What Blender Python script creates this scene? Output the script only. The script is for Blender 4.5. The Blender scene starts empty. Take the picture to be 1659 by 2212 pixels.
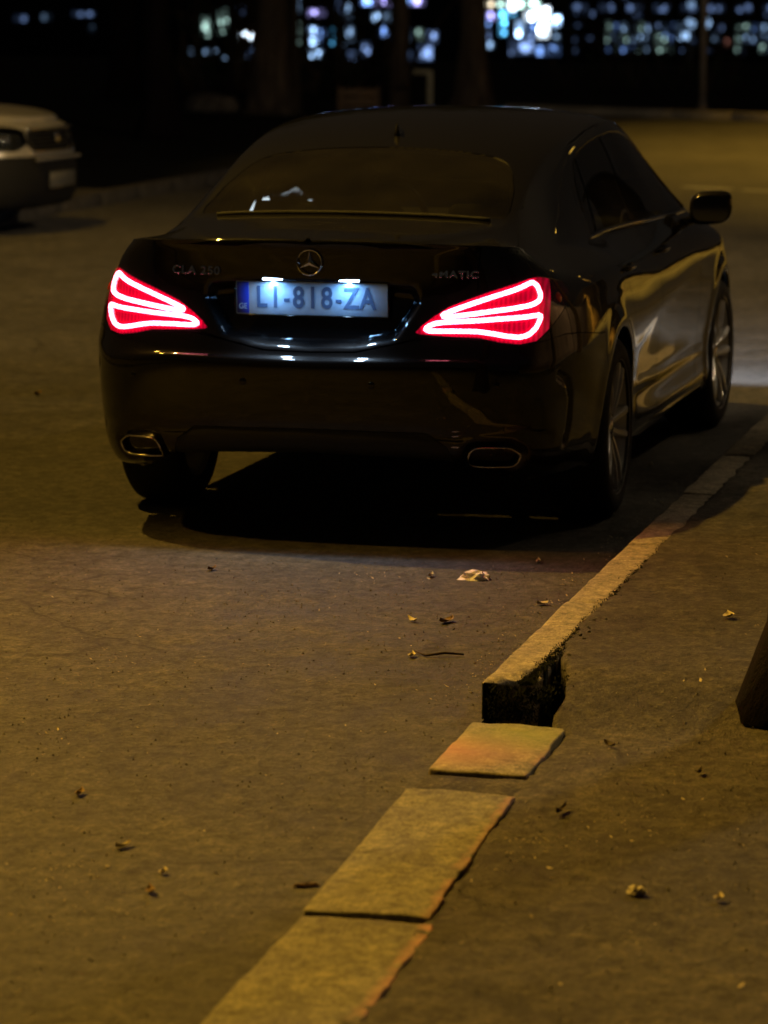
import bpy, bmesh, math, random
import numpy as np
from mathutils import Vector, Matrix

# ======================================================================
# camera, world, exposure   (frame: x = along the parked car, y = to its left, z up, metres;
# the origin is the ground under the middle of the black car's rear axle)
# ======================================================================
scene = bpy.context.scene
COL = scene.collection
R = math.radians
CAM_POS = Vector((-12.270, -2.877, 1.844))
HEAD, PITCH, ROLL = 0.2282, 0.1467, -0.0044
fwd = Vector((math.cos(HEAD)*math.cos(PITCH), math.sin(HEAD)*math.cos(PITCH), -math.sin(PITCH)))
rgt = Vector((math.sin(HEAD), -math.cos(HEAD), 0))
upv = rgt.cross(fwd)
r2 = rgt*math.cos(ROLL) - upv*math.sin(ROLL)
u2 = rgt*math.sin(ROLL) + upv*math.cos(ROLL)
camd = bpy.data.cameras.new("camera")
cam = bpy.data.objects.new("camera", camd); COL.objects.link(cam)
M = Matrix((r2, u2, -fwd)).transposed().to_4x4(); M.translation = CAM_POS
cam.matrix_world = M
camd.sensor_fit = 'VERTICAL'; camd.sensor_height = 36; camd.sensor_width = 27
camd.lens = 7600/2212*36
camd.clip_start = .1; camd.clip_end = 3000
camd.dof.use_dof = True; camd.dof.focus_distance = 10.0; camd.dof.aperture_fstop = 4.5
scene.camera = cam

world = bpy.data.worlds.new("World"); scene.world = world; world.use_nodes = True
wn = world.node_tree.nodes; wl = world.node_tree.links
bg = wn["Background"]
sky = wn.new("ShaderNodeTexSky"); sky.sky_type = 'NISHITA'; sky.sun_disc = False
sky.sun_elevation = R(-6); sky.sun_rotation = R(250)
mixs = wn.new("ShaderNodeMix"); mixs.data_type = 'RGBA'; mixs.blend_type = 'ADD'; mixs.inputs[0].default_value = 1
mixs.inputs[7].default_value = (.11, .088, .068, 1)     # the town's glow on the low cloud
wl.new(sky.outputs[0], mixs.inputs[6]); wl.new(mixs.outputs[2], bg.inputs[0])
bg.inputs[1].default_value = .10
scene.view_settings.view_transform = 'Standard'; scene.view_settings.look = 'None'
scene.view_settings.gamma = 1; scene.view_settings.use_curve_mapping = False
scene.view_settings.exposure = 0
scene.render.engine = 'CYCLES'
scene.cycles.max_bounces = 8; scene.cycles.transparent_max_bounces = 12
scene.cycles.use_denoising = True
scene.cycles.sample_clamp_indirect = 4.0
scene.cycles.use_light_tree = True

# ======================================================================
# helpers
# ======================================================================
def tag(o, label=None, cat=None, group=None, kind=None):
    if label: o["label"] = label
    if cat: o["category"] = cat
    if group: o["group"] = group
    if kind: o["kind"] = kind
    return o
def link(o, parent=None):
    COL.objects.link(o)
    if parent is not None: o.parent = parent
    return o
def empty(name, loc=(0,0,0), rz=0, parent=None):
    o = bpy.data.objects.new(name, None); o.empty_display_size = .2
    o.location = loc; o.rotation_euler = (0,0,rz); return link(o, parent)
def meshobj(name, V, F, mat, parent=None, smooth=True, mats=None, mi=None):
    me = bpy.data.meshes.new(name)
    me.from_pydata([tuple(v) for v in V], [], [tuple(f) for f in F]); me.update()
    if mat is not None: me.materials.append(mat)
    for m in (mats or []): me.materials.append(m)
    if mi is not None: me.polygons.foreach_set("material_index", mi)
    if smooth: me.polygons.foreach_set("use_smooth", [True]*len(me.polygons))
    o = bpy.data.objects.new(name, me); return link(o, parent)
class MB:
    def __init__(s): s.V=[]; s.F=[]; s.M=[]; s.m=0
    def add(s, V, F):
        n=len(s.V); s.V += [tuple(v) for v in V]; s.F += [tuple(i+n for i in f) for f in F]; s.M += [s.m]*len(F); return s
    def box(s, c, d, rot=None, taper=1.0, bev=0):
        hx,hy,hz = d[0]/2,d[1]/2,d[2]/2
        P=[Vector((x*hx*(taper if z>0 else 1),y*hy*(taper if z>0 else 1),z*hz)) for z in(-1,1) for x,y in((-1,-1),(1,-1),(1,1),(-1,1))]
        if rot is not None: P=[rot@p for p in P]
        c=Vector(c)
        return s.add([c+p for p in P],[(3,2,1,0),(4,5,6,7),(0,1,5,4),(1,2,6,5),(2,3,7,6),(3,0,4,7)])
    def rbox(s, c, d, r=.01, seg=2, rot=None):
        bm=bmesh.new(); bmesh.ops.create_cube(bm,size=1)
        bmesh.ops.scale(bm,vec=d,verts=bm.verts)
        bmesh.ops.bevel(bm,geom=bm.edges[:],offset=r,segments=seg,profile=.5,affect='EDGES',clamp_overlap=True)
        if rot is not None: bmesh.ops.transform(bm,matrix=rot.to_4x4(),verts=bm.verts)
        bm.verts.ensure_lookup_table(); c=Vector(c)
        s.add([c+v.co for v in bm.verts],[[v.index for v in f.verts] for f in bm.faces]); bm.free(); return s
    def tube(s, pts, rad, n=8, closed=False, cap=True):
        pts=[Vector(p) for p in pts]; m=len(pts)
        rs = rad if hasattr(rad,'__len__') else [rad]*m
        V=[];ref=None
        for i,p in enumerate(pts):
            if closed: t=pts[(i+1)%m]-pts[i-1]
            else: t=pts[min(i+1,m-1)]-pts[max(i-1,0)]
            t.normalize()
            if ref is None:
                ref=t.orthogonal().normalized()
            ref=(ref-t*ref.dot(t)).normalized(); b=t.cross(ref)
            for k in range(n):
                a=2*math.pi*k/n; V.append(p+(ref*math.cos(a)+b*math.sin(a))*rs[i])
        F=[]
        for i in range(m if closed else m-1):
            j=(i+1)%m
            for k in range(n):
                F.append((i*n+k,i*n+(k+1)%n,j*n+(k+1)%n,j*n+k))
        if cap and not closed:
            F.append(tuple(range(n))[::-1]); F.append(tuple((m-1)*n+k for k in range(n)))
        return s.add(V,F)
    def lathe(s, prof, n=32, axis='y', c=(0,0,0), closed=False):
        # prof: (radius, along-axis)
        V=[];m=len(prof)
        for k in range(n):
            a=2*math.pi*k/n
            for r,t in prof:
                if axis=='y': V.append((c[0]+r*math.cos(a),c[1]+t,c[2]+r*math.sin(a)))
                elif axis=='z': V.append((c[0]+r*math.cos(a),c[1]+r*math.sin(a),c[2]+t))
                else: V.append((c[0]+t,c[1]+r*math.cos(a),c[2]+r*math.sin(a)))
        F=[]
        for k in range(n):
            k2=(k+1)%n
            for i in range(m if closed else m-1):
                j=(i+1)%m
                F.append((k*m+i,k*m+j,k2*m+j,k2*m+i))
        return s.add(V,F)
    def build(s, name, mat, parent=None, smooth=True, mats=None):
        return meshobj(name,s.V,s.F,mat,parent,smooth,mats,s.M if mats else None)
def autosmooth(o, ang=35):
    me=o.data; bm=bmesh.new(); bm.from_mesh(me); lim=R(ang)
    for e in bm.edges:
        e.smooth = not (len(e.link_faces)!=2 or e.calc_face_angle(0)>lim)
    bm.to_mesh(me); bm.free(); return o
def recalc(o):
    bm=bmesh.new(); bm.from_mesh(o.data); bmesh.ops.recalc_face_normals(bm,faces=bm.faces); bm.to_mesh(o.data); bm.free(); return o
# ---------------- materials ----------------
def mat(name, base=(.5,.5,.5), rough=.5, metal=0, spec=.5, coat=0, coatr=.03, emit=None, estr=0, trans=0, ior=1.45):
    m=bpy.data.materials.new(name); m.use_nodes=True; b=m.node_tree.nodes["Principled BSDF"]
    b.inputs["Base Color"].default_value=(*base,1); b.inputs["Roughness"].default_value=rough
    b.inputs["Metallic"].default_value=metal; b.inputs["Specular IOR Level"].default_value=spec
    b.inputs["Coat Weight"].default_value=coat; b.inputs["Coat Roughness"].default_value=coatr
    b.inputs["IOR"].default_value=ior
    if emit: b.inputs["Emission Color"].default_value=(*emit,1); b.inputs["Emission Strength"].default_value=estr
    b.inputs["Transmission Weight"].default_value=trans
    return m
def nd(m,t,**kw):
    n=m.node_tree.nodes.new(t)
    for k,v in kw.items(): setattr(n,k,v)
    return n
def noise(m,scale,detail=6,rough=.6,coord='Object',dist=0,stretch=None):
    tc=nd(m,"ShaderNodeTexCoord"); n=nd(m,"ShaderNodeTexNoise")
    n.inputs["Scale"].default_value=scale; n.inputs["Detail"].default_value=detail; n.inputs["Roughness"].default_value=rough
    n.inputs["Distortion"].default_value=dist
    L=m.node_tree.links
    if stretch:
        mp=nd(m,"ShaderNodeMapping"); mp.inputs["Scale"].default_value=stretch
        L.new(tc.outputs[coord],mp.inputs[0]); L.new(mp.outputs[0],n.inputs["Vector"])
    else: L.new(tc.outputs[coord],n.inputs["Vector"])
    return n.outputs["Fac"]
def ramp(m,fac,stops):
    r=nd(m,"ShaderNodeValToRGB"); e=r.color_ramp.elements
    while len(e)<len(stops): e.new(.5)
    for i,(p,c) in enumerate(stops):
        e[i].position=p; e[i].color=(*c,1) if len(c)==3 else c
    m.node_tree.links.new(fac,r.inputs[0]); return r.outputs[0]
def mixc(m,fac,a,b,mode='MIX'):
    x=nd(m,"ShaderNodeMix",data_type='RGBA',blend_type=mode); L=m.node_tree.links
    for s,i in((fac,0),(a,6),(b,7)):
        if isinstance(s,(int,float)): x.inputs[i].default_value=s
        elif isinstance(s,tuple): x.inputs[i].default_value=(*s,1)
        else: L.new(s,x.inputs[i])
    return x.outputs[2]
def mathn(m,op,a,b=0.0,clamp=False):
    x=nd(m,"ShaderNodeMath",operation=op,use_clamp=clamp); L=m.node_tree.links
    for s,i in((a,0),(b,1)):
        if isinstance(s,(int,float)): x.inputs[i].default_value=s
        else: L.new(s,x.inputs[i])
    return x.outputs[0]
def bump(m,h,strength=.3,dist=.01,prev=None):
    b=nd(m,"ShaderNodeBump"); b.inputs["Strength"].default_value=strength; b.inputs["Distance"].default_value=dist
    m.node_tree.links.new(h,b.inputs["Height"])
    if prev: m.node_tree.links.new(prev,b.inputs["Normal"])
    return b.outputs[0]
def pb(m): return m.node_tree.nodes["Principled BSDF"]
def setin(m,name,sock): m.node_tree.links.new(sock,pb(m).inputs[name])
# ---------------- shared materials ----------------
PAINT = mat("black car paint",(.0035,.003,.003),.5,0,.06,1.0,.02)
_n=noise(PAINT,3.0,4); setin(PAINT,"Coat Roughness",mathn(PAINT,'MULTIPLY_ADD',_n,.05)); 
pb(PAINT).inputs["Coat Roughness"].links[0].from_node.inputs[2].default_value=.012
LINER = mat("matt black lining",(.004,.004,.004),.9,0,.1)
PLASTIC = mat("dark textured plastic",(.012,.012,.012),.55,0,.4)
_n=noise(PLASTIC,350,2); setin(PLASTIC,"Normal",bump(PLASTIC,_n,.25,.001))
GLOSSBLK = mat("gloss black trim",(.004,.004,.004),.06,0,.5)
CHROME = mat("chrome",(.75,.75,.76),.08,1)
DULLCHROME = mat("brushed exhaust chrome",(.6,.58,.56),.2,1)
RUBBER = mat("tyre rubber",(.012,.012,.012),.75,0,.3)
_n=noise(RUBBER,60,4); setin(RUBBER,"Roughness",ramp(RUBBER,_n,[(.3,(.6,.6,.6)),(.7,(.9,.9,.9))]))
ALLOY = mat("silver alloy rim",(.50,.50,.50),.28,.45,.5,.5,.05)
STEEL = mat("worn brake disc steel",(.2,.19,.18),.4,1)
def glass_mat(name,tint,rough=.0,film=0):
    m=bpy.data.materials.new(name); m.use_nodes=True; n=m.node_tree.nodes; L=m.node_tree.links
    n.clear(); out=n.new("ShaderNodeOutputMaterial"); tr=n.new("ShaderNodeBsdfTransparent"); gl=n.new("ShaderNodeBsdfGlossy")
    mx=n.new("ShaderNodeMixShader"); fr=n.new("ShaderNodeFresnel"); fr.inputs[0].default_value=1.5
    tr.inputs[0].default_value=(*tint,1); gl.inputs["Roughness"].default_value=rough
    L.new(fr.outputs[0],mx.inputs[0]); L.new(tr.outputs[0],mx.inputs[1]); L.new(gl.outputs[0],mx.inputs[2])
    if film:  # thin pale diffuse film over the glass, uneven by noise
        df=n.new("ShaderNodeBsdfDiffuse"); df.inputs[0].default_value=(.22,.20,.18,1); m2=n.new("ShaderNodeMixShader")
        tc=n.new("ShaderNodeTexCoord"); ns=n.new("ShaderNodeTexNoise"); ns.inputs["Scale"].default_value=3.0; ns.inputs["Detail"].default_value=5; L.new(tc.outputs["Object"],ns.inputs["Vector"])
        mr=n.new("ShaderNodeMapRange"); mr.inputs[1].default_value=.3; mr.inputs[2].default_value=.7; mr.inputs[3].default_value=film*.4; mr.inputs[4].default_value=film*1.6; L.new(ns.outputs["Fac"],mr.inputs[0]); L.new(mr.outputs[0],m2.inputs[0])
        L.new(mx.outputs[0],m2.inputs[1]); L.new(df.outputs[0],m2.inputs[2]); L.new(m2.outputs[0],out.inputs[0])
    else: L.new(mx.outputs[0],out.inputs[0])
    return m
TINT = glass_mat("dark tinted window glass",(.32,.33,.31),.01,.05)
CLEAR = glass_mat("clear glass",(.85,.87,.86),.02)
# tail lamp: red lens, lit from inside by the light guides
LENS = mat("red tail lamp lens, lit from within",(.60,.003,.045),.14,0,.5,1,.03,(1.0,.0,.06),.2)
_tc=nd(LENS,"ShaderNodeTexCoord"); _wv=nd(LENS,"ShaderNodeTexWave",wave_type='BANDS',bands_direction='Y'); _wv.inputs["Scale"].default_value=22; _wv.inputs["Distortion"].default_value=1.5
LENS.node_tree.links.new(_tc.outputs["Object"],_wv.inputs["Vector"])
setin(LENS,"Emission Strength",mathn(LENS,'MULTIPLY',ramp(LENS,_wv.outputs[1],[(.1,(.10,.10,.10)),(.9,(.34,.34,.34))]),ramp(LENS,noise(LENS,14,3),[(.3,(.5,.5,.5)),(.7,(1.5,1.5,1.5))])))
LENSDARK = mat("unlit dark red lens end",(.06,.001,.003),.08,0,.5,1,.02)
GUIDE = mat("lit tail lamp light guide",(.8,.3,.35),.3,0,.3,0,.03,(1.0,.17,.26),9.0)
_g=noise(GUIDE,90,2); setin(GUIDE,"Emission Strength",ramp(GUIDE,_g,[(.35,(6,6,6)),(.6,(16,16,16))]))
PLATELAMP = mat("lit number plate lamp",(.9,.9,1),.4,0,.3,0,.03,(.5,.72,1.0),30)
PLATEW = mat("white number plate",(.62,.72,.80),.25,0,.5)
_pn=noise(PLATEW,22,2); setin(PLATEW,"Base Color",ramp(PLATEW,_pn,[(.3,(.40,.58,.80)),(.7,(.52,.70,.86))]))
PLATEB = mat("blue band of number plate",(.03,.06,.55),.3)
PLATEC = mat("dark blue grey plate characters",(.09,.15,.28),.5)
ORANGELENS = mat("red orange side reflector",(.5,.03,.01),.08,0,.5,1,.02)

# ======================================================================
# car body surfaces
# ======================================================================
def pchip(xk, yk, x):
    xk=np.asarray(xk,float); yk=np.asarray(yk,float); x=np.clip(np.asarray(x,float),xk[0],xk[-1])
    h=np.diff(xk); d=(np.diff(yk,axis=0).T/h).T
    m=np.zeros_like(yk)
    for i in range(1,len(xk)-1):
        w1=2*h[i]+h[i-1]; w2=h[i]+2*h[i-1]
        a=d[i-1]; b=d[i]; ok=(a*b)>0
        with np.errstate(all='ignore'):
            v=(w1+w2)/(w1/np.where(ok,a,1)+w2/np.where(ok,b,1))
        m[i]=np.where(ok,v,0)
    m[0]=d[0]; m[-1]=d[-1]
    i=np.clip(np.searchsorted(xk,x)-1,0,len(xk)-2)
    t=(x-xk[i])/h[i]
    if yk.ndim>1:
        t=t[...,None]; hh=h[i][...,None]
    else: hh=h[i]
    return ((2*t**3-3*t**2+1)*yk[i]+(t**3-2*t**2+t)*hh*m[i]+(-2*t**3+3*t**2)*yk[i+1]+(t**3-t**2)*hh*m[i+1])
def sstep(a,b,x):
    t=np.clip((x-a)/(b-a),0,1); return t*t*(3-2*t)
def sdf_poly(P, px, py):
    P=np.asarray(P,float); d=np.full(px.shape,1e9); ins=np.zeros(px.shape,bool)
    n=len(P)
    for i in range(n):
        a=P[i]; b=P[(i+1)%n]; ex,ey=b-a; wx=px-a[0]; wy=py-a[1]
        t=np.clip((wx*ex+wy*ey)/max(ex*ex+ey*ey,1e-12),0,1)
        d=np.minimum(d,np.hypot(wx-ex*t,wy-ey*t))
        c=((a[1]>py)!=(b[1]>py))&(px<(b[0]-a[0])*(py-a[1])/((b[1]-a[1]) if b[1]!=a[1] else 1e-12)+a[0])
        ins^=c
    return np.where(ins,-d,d)
def sdf_line(P, px, py):
    P=np.asarray(P,float); d=np.full(px.shape,1e9)
    for a,b in zip(P[:-1],P[1:]):
        ex,ey=b-a; wx=px-a[0]; wy=py-a[1]
        t=np.clip((wx*ex+wy*ey)/(ex*ex+ey*ey),0,1); d=np.minimum(d,np.hypot(wx-ex*t,wy-ey*t))
    return d
class Surf:
    """Car skin: columns run round the plan outline, rows from the sill over the shoulder to the centre line."""
    def __init__(s, OUT, KS, KC, TX, TC, TY, TZ):
        OUT=np.asarray(OUT,float)
        d=np.r_[0,np.cumsum(np.hypot(*np.diff(OUT,axis=0).T))]; s.sd=np.linspace(0,d[-1],1500)
        s.fx=pchip(d,OUT[:,0],s.sd); s.fy=pchip(d,OUT[:,1],s.sd)
        for _ in range(60):
            s.fx[1:-1]=.25*s.fx[:-2]+.5*s.fx[1:-1]+.25*s.fx[2:]; s.fy[1:-1]=.25*s.fy[:-2]+.5*s.fy[1:-1]+.25*s.fy[2:]
        s.SMAX=s.sd[-1]; s.KS=KS; s.KC=KC; s.T=(TX,TC,TY,TZ)
    def outline(s,S):
        sd,fx,fy,SM=s.sd,s.fx,s.fy,s.SMAX
        x=np.interp(S,sd,fx); y=np.interp(S,sd,fy); e=.01
        tx=np.interp(S+e,sd,fx)-np.interp(S-e,sd,fx); ty=np.interp(S+e,sd,fy)-np.interp(S-e,sd,fy)
        ty=np.where(S<e,1,ty); tx=np.where(S<e,0,tx); tx=np.where(S>SM-e,0,tx); ty=np.where(S>SM-e,-1,ty)
        l=np.hypot(tx,ty); return x,y,-ty/l,tx/l
    def grid(s,Ss,nA=96,nB=46):
        n=len(Ss); x,y,nx,ny=s.outline(Ss); TX,TC,TY,TZ=s.T; SM=s.SMAX
        cols=pchip(s.KS,s.KC,Ss).reshape(n,9,2)
        t=np.linspace(0,8,nA); i=np.clip(t.astype(int),0,7); f=(t-i)[None,:,None]
        P=np.concatenate([2*cols[:,:1]-cols[:,1:2],cols,2*cols[:,-1:]-cols[:,-2:-1]],1)
        p0,p1,p2,p3=P[:,i],P[:,i+1],P[:,i+2],P[:,i+3]; m1=.42*(p2-p0); m2=.42*(p3-p1)
        rows=(2*f**3-3*f**2+1)*p1+(f**3-2*f**2+f)*m1+(-2*f**3+3*f**2)*p2+(f**3-f**2)*m2
        z=rows[...,0]; ins=rows[...,1]
        A=np.stack([x[:,None]-nx[:,None]*ins,np.maximum(0,y[:,None]-ny[:,None]*ins),z,np.repeat(Ss[:,None],nA,1)],-1)
        A[Ss<1e-6,:,1]=0; A[Ss>SM-1e-6,:,1]=0
        P8=A[:,-1]; bx=P8[:,0]; by=P8[:,1]; bz=P8[:,2]
        zc=pchip(TX,TC,bx); yr=np.minimum(pchip(TX,TY,bx),by*.86); zr=pchip(TX,TZ,bx)
        q=np.linspace(0,1,nB+1)[1:]
        B=np.zeros((n,nB,4)); B[...,0]=bx[:,None]; B[...,3]=Ss[:,None]
        k=.52; a=np.clip(q/k,0,1)[None,:]; b=np.clip((q-k)/(1-k),0,1)[None,:]
        dyl=(by-yr)[:,None]; dzl=(zr-bz)[:,None]; h=np.clip((zc-bz-.06)/.25,0,1)[:,None]
        ty=-(.10*(1-h)+.115*h); tz=(.045*h+.012*(1-h))
        byc=by[:,None]; bzc=bz[:,None]; yrc=yr[:,None]; zrc=zr[:,None]; zcc=zc[:,None]
        y1=(1-a)**3*byc+3*(1-a)**2*a*(byc-dyl*.33+.012*h)+3*(1-a)*a*a*(yrc-ty*.55)+a**3*yrc
        z1=(1-a)**3*bzc+3*(1-a)**2*a*(bzc+dzl*.36)+3*(1-a)*a*a*(zrc-tz*1.1)+a**3*zrc
        y2=(1-b)**3*yrc+3*(1-b)**2*b*(yrc+ty*.7)+3*(1-b)*b*b*yrc*.45
        z2=(1-b)**3*zrc+3*(1-b)**2*b*(zrc+tz*.7)+3*(1-b)*b*b*zcc+b**3*zcc
        w=(q<=k)[None,:]
        B[...,1]=np.minimum(np.clip(np.where(w,y1,y2),0,None),byc); B[...,2]=np.where(w,z1,z2); B[:,-1,1]=0
        G=np.concatenate([A,B],1); s.nA=nA
        G[0,nA:,:3]=G[0,nA-1,:3]; G[-1,nA:,:3]=G[-1,nA-1,:3]
        return G
    def at(s,S,z):
        """point and outward normal on the lower skin at perimeter S and height z (left side, y>=0)"""
        S=abs(S); g=s.grid(np.array([max(S-.012,0),S,S+.012]),160,4)
        def pick(c):
            zz=c[:160,2]; k=int(np.argmax(zz>=z)) or 159
            t=(z-zz[k-1])/(zz[k]-zz[k-1]+1e-9); return c[k-1,:3]*(1-t)+c[k,:3]*t,c[k,:3]-c[k-1,:3]
        p0,_=pick(g[0]); p,tv=pick(g[1]); p1,_=pick(g[2])
        n=np.cross(tv,p1-p0); n/=np.linalg.norm(n)
        if (n*(p-np.array([1.2,0,.55]))).sum()<0: n=-n
        return Vector(p),Vector(n)
class Skin:
    """polygon soup with per-vertex attributes x,y,z,S,nx,ny,nz that can be cut along implicit curves"""
    def __init__(s, surf, Ss, disp=None, nA=96, nB=46):
        G=surf.grid(Ss,nA,nB); n,m,_=G.shape
        if disp is not None:
            X=G[...,:3].copy()
            du=np.gradient(X,axis=0); dv=np.gradient(X,axis=1); N=np.cross(dv,du); l=np.linalg.norm(N,axis=-1,keepdims=True)
            N=N/np.maximum(l,1e-9)
            cen=np.array([1.2,0,.6]); sgn=np.sign(((X-cen)*N).sum(-1,keepdims=True)); N=N*np.where(sgn==0,1,sgn)
            N[0,:,1]=0; N[-1,:,1]=0; N[:,-1,1]=0
            D=disp(G[...,0],G[...,1],G[...,2],G[...,3],surf); D[l[...,0]<1e-9]=0
            G[...,:3]=X+N*D[...,None]; G[:,-1,1]=0; G[0,:,1]=0; G[-1,:,1]=0
        idx=np.arange(n*m).reshape(n,m)
        idx[0,nA:]=idx[0,nA-1]; idx[-1,nA:]=idx[-1,nA-1]
        V=G.reshape(-1,4); cen=np.abs(V[:,1])<1e-7
        off=len(V); mid=np.where(cen,np.arange(len(V)),np.arange(len(V))+off)
        V2=V.copy(); V2[:,1]*=-1; V=np.vstack([V,V2])
        a=idx[:-1,:-1].ravel(); b=idx[1:,:-1].ravel(); c=idx[1:,1:].ravel(); d=idx[:-1,1:].ravel()
        Q1=np.stack([a,b,c,d],1); Q2=np.stack([mid[d],mid[c],mid[b],mid[a]],1)
        # orientation test
        F=np.vstack([Q1,Q2])
        P=V[:,:3]; N=np.cross(P[F[:,1]]-P[F[:,0]],P[F[:,3]]-P[F[:,0]])+np.cross(P[F[:,3]]-P[F[:,2]],P[F[:,1]]-P[F[:,2]])
        C=P[F].mean(1)-np.array([1.2,0,.55]); 
        if (N*C).sum()<0: F=F[:,::-1]; N=-N
        VN=np.zeros_like(P)
        for k in range(4): np.add.at(VN,F[:,k],N)
        VN/=np.maximum(np.linalg.norm(VN,axis=1,keepdims=True),1e-12)
        s.V=np.hstack([V,VN]); faces=[]
        for f in F.tolist():
            g=[]
            for i in f:
                if i not in g: g.append(i)
            if len(g)>=3: faces.append(g)
        s.F=faces
    def cut(s, F, fn):
        val=fn(*[s.V[:,i] for i in range(4)]); v=val.tolist(); ins=[];out=[]
        newV=[]; base=len(s.V); cache={}; Vl=s.V
        for f in F:
            sg=[v[i]<0 for i in f]
            if all(sg): ins.append(f)
            elif not any(sg): out.append(f)
            else:
                A=[];B=[]; m=len(f)
                for k in range(m):
                    i=f[k]; j=f[(k+1)%m]
                    (A if sg[k] else B).append(i)
                    if sg[k]!=sg[(k+1)%m]:
                        key=(i,j) if i<j else (j,i)
                        if key not in cache:
                            a,b=key; t=v[a]/(v[a]-v[b]); t=min(max(t,.001),.999)
                            newV.append(Vl[a]*(1-t)+Vl[b]*t); cache[key]=base+len(newV)-1
                        A.append(cache[key]); B.append(cache[key])
                if len(A)>=3: ins.append(A)
                if len(B)>=3: out.append(B)
        if newV: s.V=np.vstack([s.V,np.array(newV)])
        return ins,out
    def split(s, F, fn, gap=.002):
        ins,rest=s.cut(F,lambda x,y,z,S: fn(x,y,z,S)+gap)
        _,out=s.cut(rest,lambda x,y,z,S: fn(x,y,z,S)-gap)
        return ins,out
    def build(s, name, F, material, parent, off=0.0, lip=0.0):
        if not F: return None
        used=sorted({i for f in F for i in f}); mp={i:k for k,i in enumerate(used)}
        A=s.V[used]; P=A[:,:3]+A[:,4:7]*off; N=A[:,4:7]
        F2=[[mp[i] for i in f] for f in F]; NN=[tuple(n) for n in N]; PP=[tuple(p) for p in P]
        if lip:     # fold the cut edges inwards so the panel has a visible thickness
            from collections import Counter
            ec={}
            for f in F2:
                for k in range(len(f)):
                    a,b=f[k],f[(k+1)%len(f)]; key=(min(a,b),max(a,b)); ec.setdefault(key,[]).append((a,b))
            ib={}
            for key,l in ec.items():
                if len(l)==1:
                    a,b=l[0]
                    for i in(a,b):
                        if i not in ib: ib[i]=len(PP); PP.append(tuple(P[i]-N[i]*lip)); NN.append(NN[i])
                    F2.append([b,a,ib[a],ib[b]])
        me=bpy.data.meshes.new(name); me.from_pydata(PP,[],F2); me.update(); me.materials.append(material)
        me.polygons.foreach_set("use_smooth",[True]*len(me.polygons))
        me.normals_split_custom_set_from_vertices(NN)
        o=bpy.data.objects.new(name,me); return link(o,parent)
# ======================================================================
# the parked black car
# ======================================================================
def _col(*r): return [v for p in r for v in p]
OUT=[(-1.035,0),(-1.028,.2),(-1.01,.4),(-.965,.58),(-.89,.71),(-.79,.79),(-.66,.84),(-.45,.874),(-.2,.887),(0,.889),
 (.3,.882),(.6,.875),(1.0,.870),(1.5,.870),(2.0,.876),(2.4,.884),(2.7,.887),(2.95,.873),(3.15,.835),(3.32,.76),(3.46,.62),(3.55,.42),(3.59,.2),(3.6,0)]
KS=[0,.45,.80,1.02,1.30,1.75,2.27,3.07,3.7,4.45,5.05,5.45,6.32]
KC=[
 _col((.305,.16),(.322,.06),(.365,.025),(.48,.006),(.628,0),(.655,.036),(.83,.062),(.985,.052),(1.025,.036)),
 _col((.29,.16),(.308,.06),(.35,.025),(.48,.006),(.628,.003),(.662,.020),(.83,.056),(.985,.056),(1.022,.048)),
 _col((.23,.16),(.25,.07),(.32,.03),(.48,.008),(.60,.004),(.665,.014),(.82,.040),(.955,.072),(1.008,.105)),
 _col((.21,.14),(.235,.07),(.32,.03),(.48,.01),(.63,.002),(.68,.006),(.80,.030),(.915,.080),(.975,.165)),
 _col((.21,.12),(.23,.05),(.32,.02),(.46,.006),(.60,.0),(.69,.004),(.79,.022),(.89,.066),(.972,.178)),
 _col((.21,.12),(.22,.035),(.30,.018),(.44,.008),(.58,.0),(.69,.004),(.79,.018),(.888,.055),(.970,.168)),
 _col((.19,.12),(.20,.05),(.27,.018),(.38,.024),(.52,.014),(.66,.0),(.78,.016),(.88,.05),(.955,.150)),
 _col((.18,.12),(.19,.05),(.26,.014),(.36,.028),(.52,.016),(.68,.0),(.80,.012),(.89,.042),(.958,.085)),
 _col((.18,.12),(.19,.05),(.26,.014),(.37,.026),(.52,.014),(.67,.002),(.79,.008),(.87,.030),(.925,.062)),
 _col((.20,.12),(.21,.04),(.29,.018),(.42,.008),(.55,.0),(.65,.0),(.75,.008),(.83,.035),(.885,.11)),
 _col((.20,.12),(.21,.04),(.28,.012),(.40,.0),(.50,.0),(.58,.006),(.66,.03),(.73,.08),(.79,.17)),
 _col((.19,.12),(.20,.04),(.27,.01),(.38,.0),(.47,.0),(.54,.006),(.61,.02),(.68,.05),(.74,.14)),
 _col((.19,.12),(.20,.04),(.27,.01),(.38,.0),(.47,.0),(.54,.006),(.61,.02),(.68,.04),(.74,.09)),
]
TX=[-1.02,-.95,-.80,-.6,-.45,-.3,-.1,.1,.3,.5,.7,.9,1.1,1.3,1.5,1.7,1.85,2.0,2.2,2.4,2.55,2.8,3.1,3.4,3.6]
TC=[1.028,1.034,1.048,1.066,1.085,1.140,1.215,1.280,1.325,1.358,1.382,1.398,1.406,1.407,1.401,1.384,1.350,1.29,1.18,1.05,.985,.945,.895,.82,.745]
TY=[.10,.35,.45,.52,.555,.560,.560,.560,.563,.570,.578,.585,.588,.588,.585,.580,.585,.60,.64,.68,.66,.62,.60,.50,.2]
TZ=[1.026,1.030,1.040,1.052,1.063,1.100,1.165,1.225,1.272,1.305,1.328,1.343,1.352,1.354,1.347,1.326,1.288,1.22,1.12,1.00,.945,.91,.86,.78,.743]
SURF=Surf(OUT,KS,KC,TX,TC,TY,TZ)
WX=2.699; WZ=.322; WR=.322
REC=[(-.373,.832),(-.293,.712),(-.155,.682),(0,.676),(.155,.682),(.293,.712),(.373,.832),(.352,.880),(.2,.892),(0,.896),(-.2,.892),(-.352,.880)]
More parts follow.
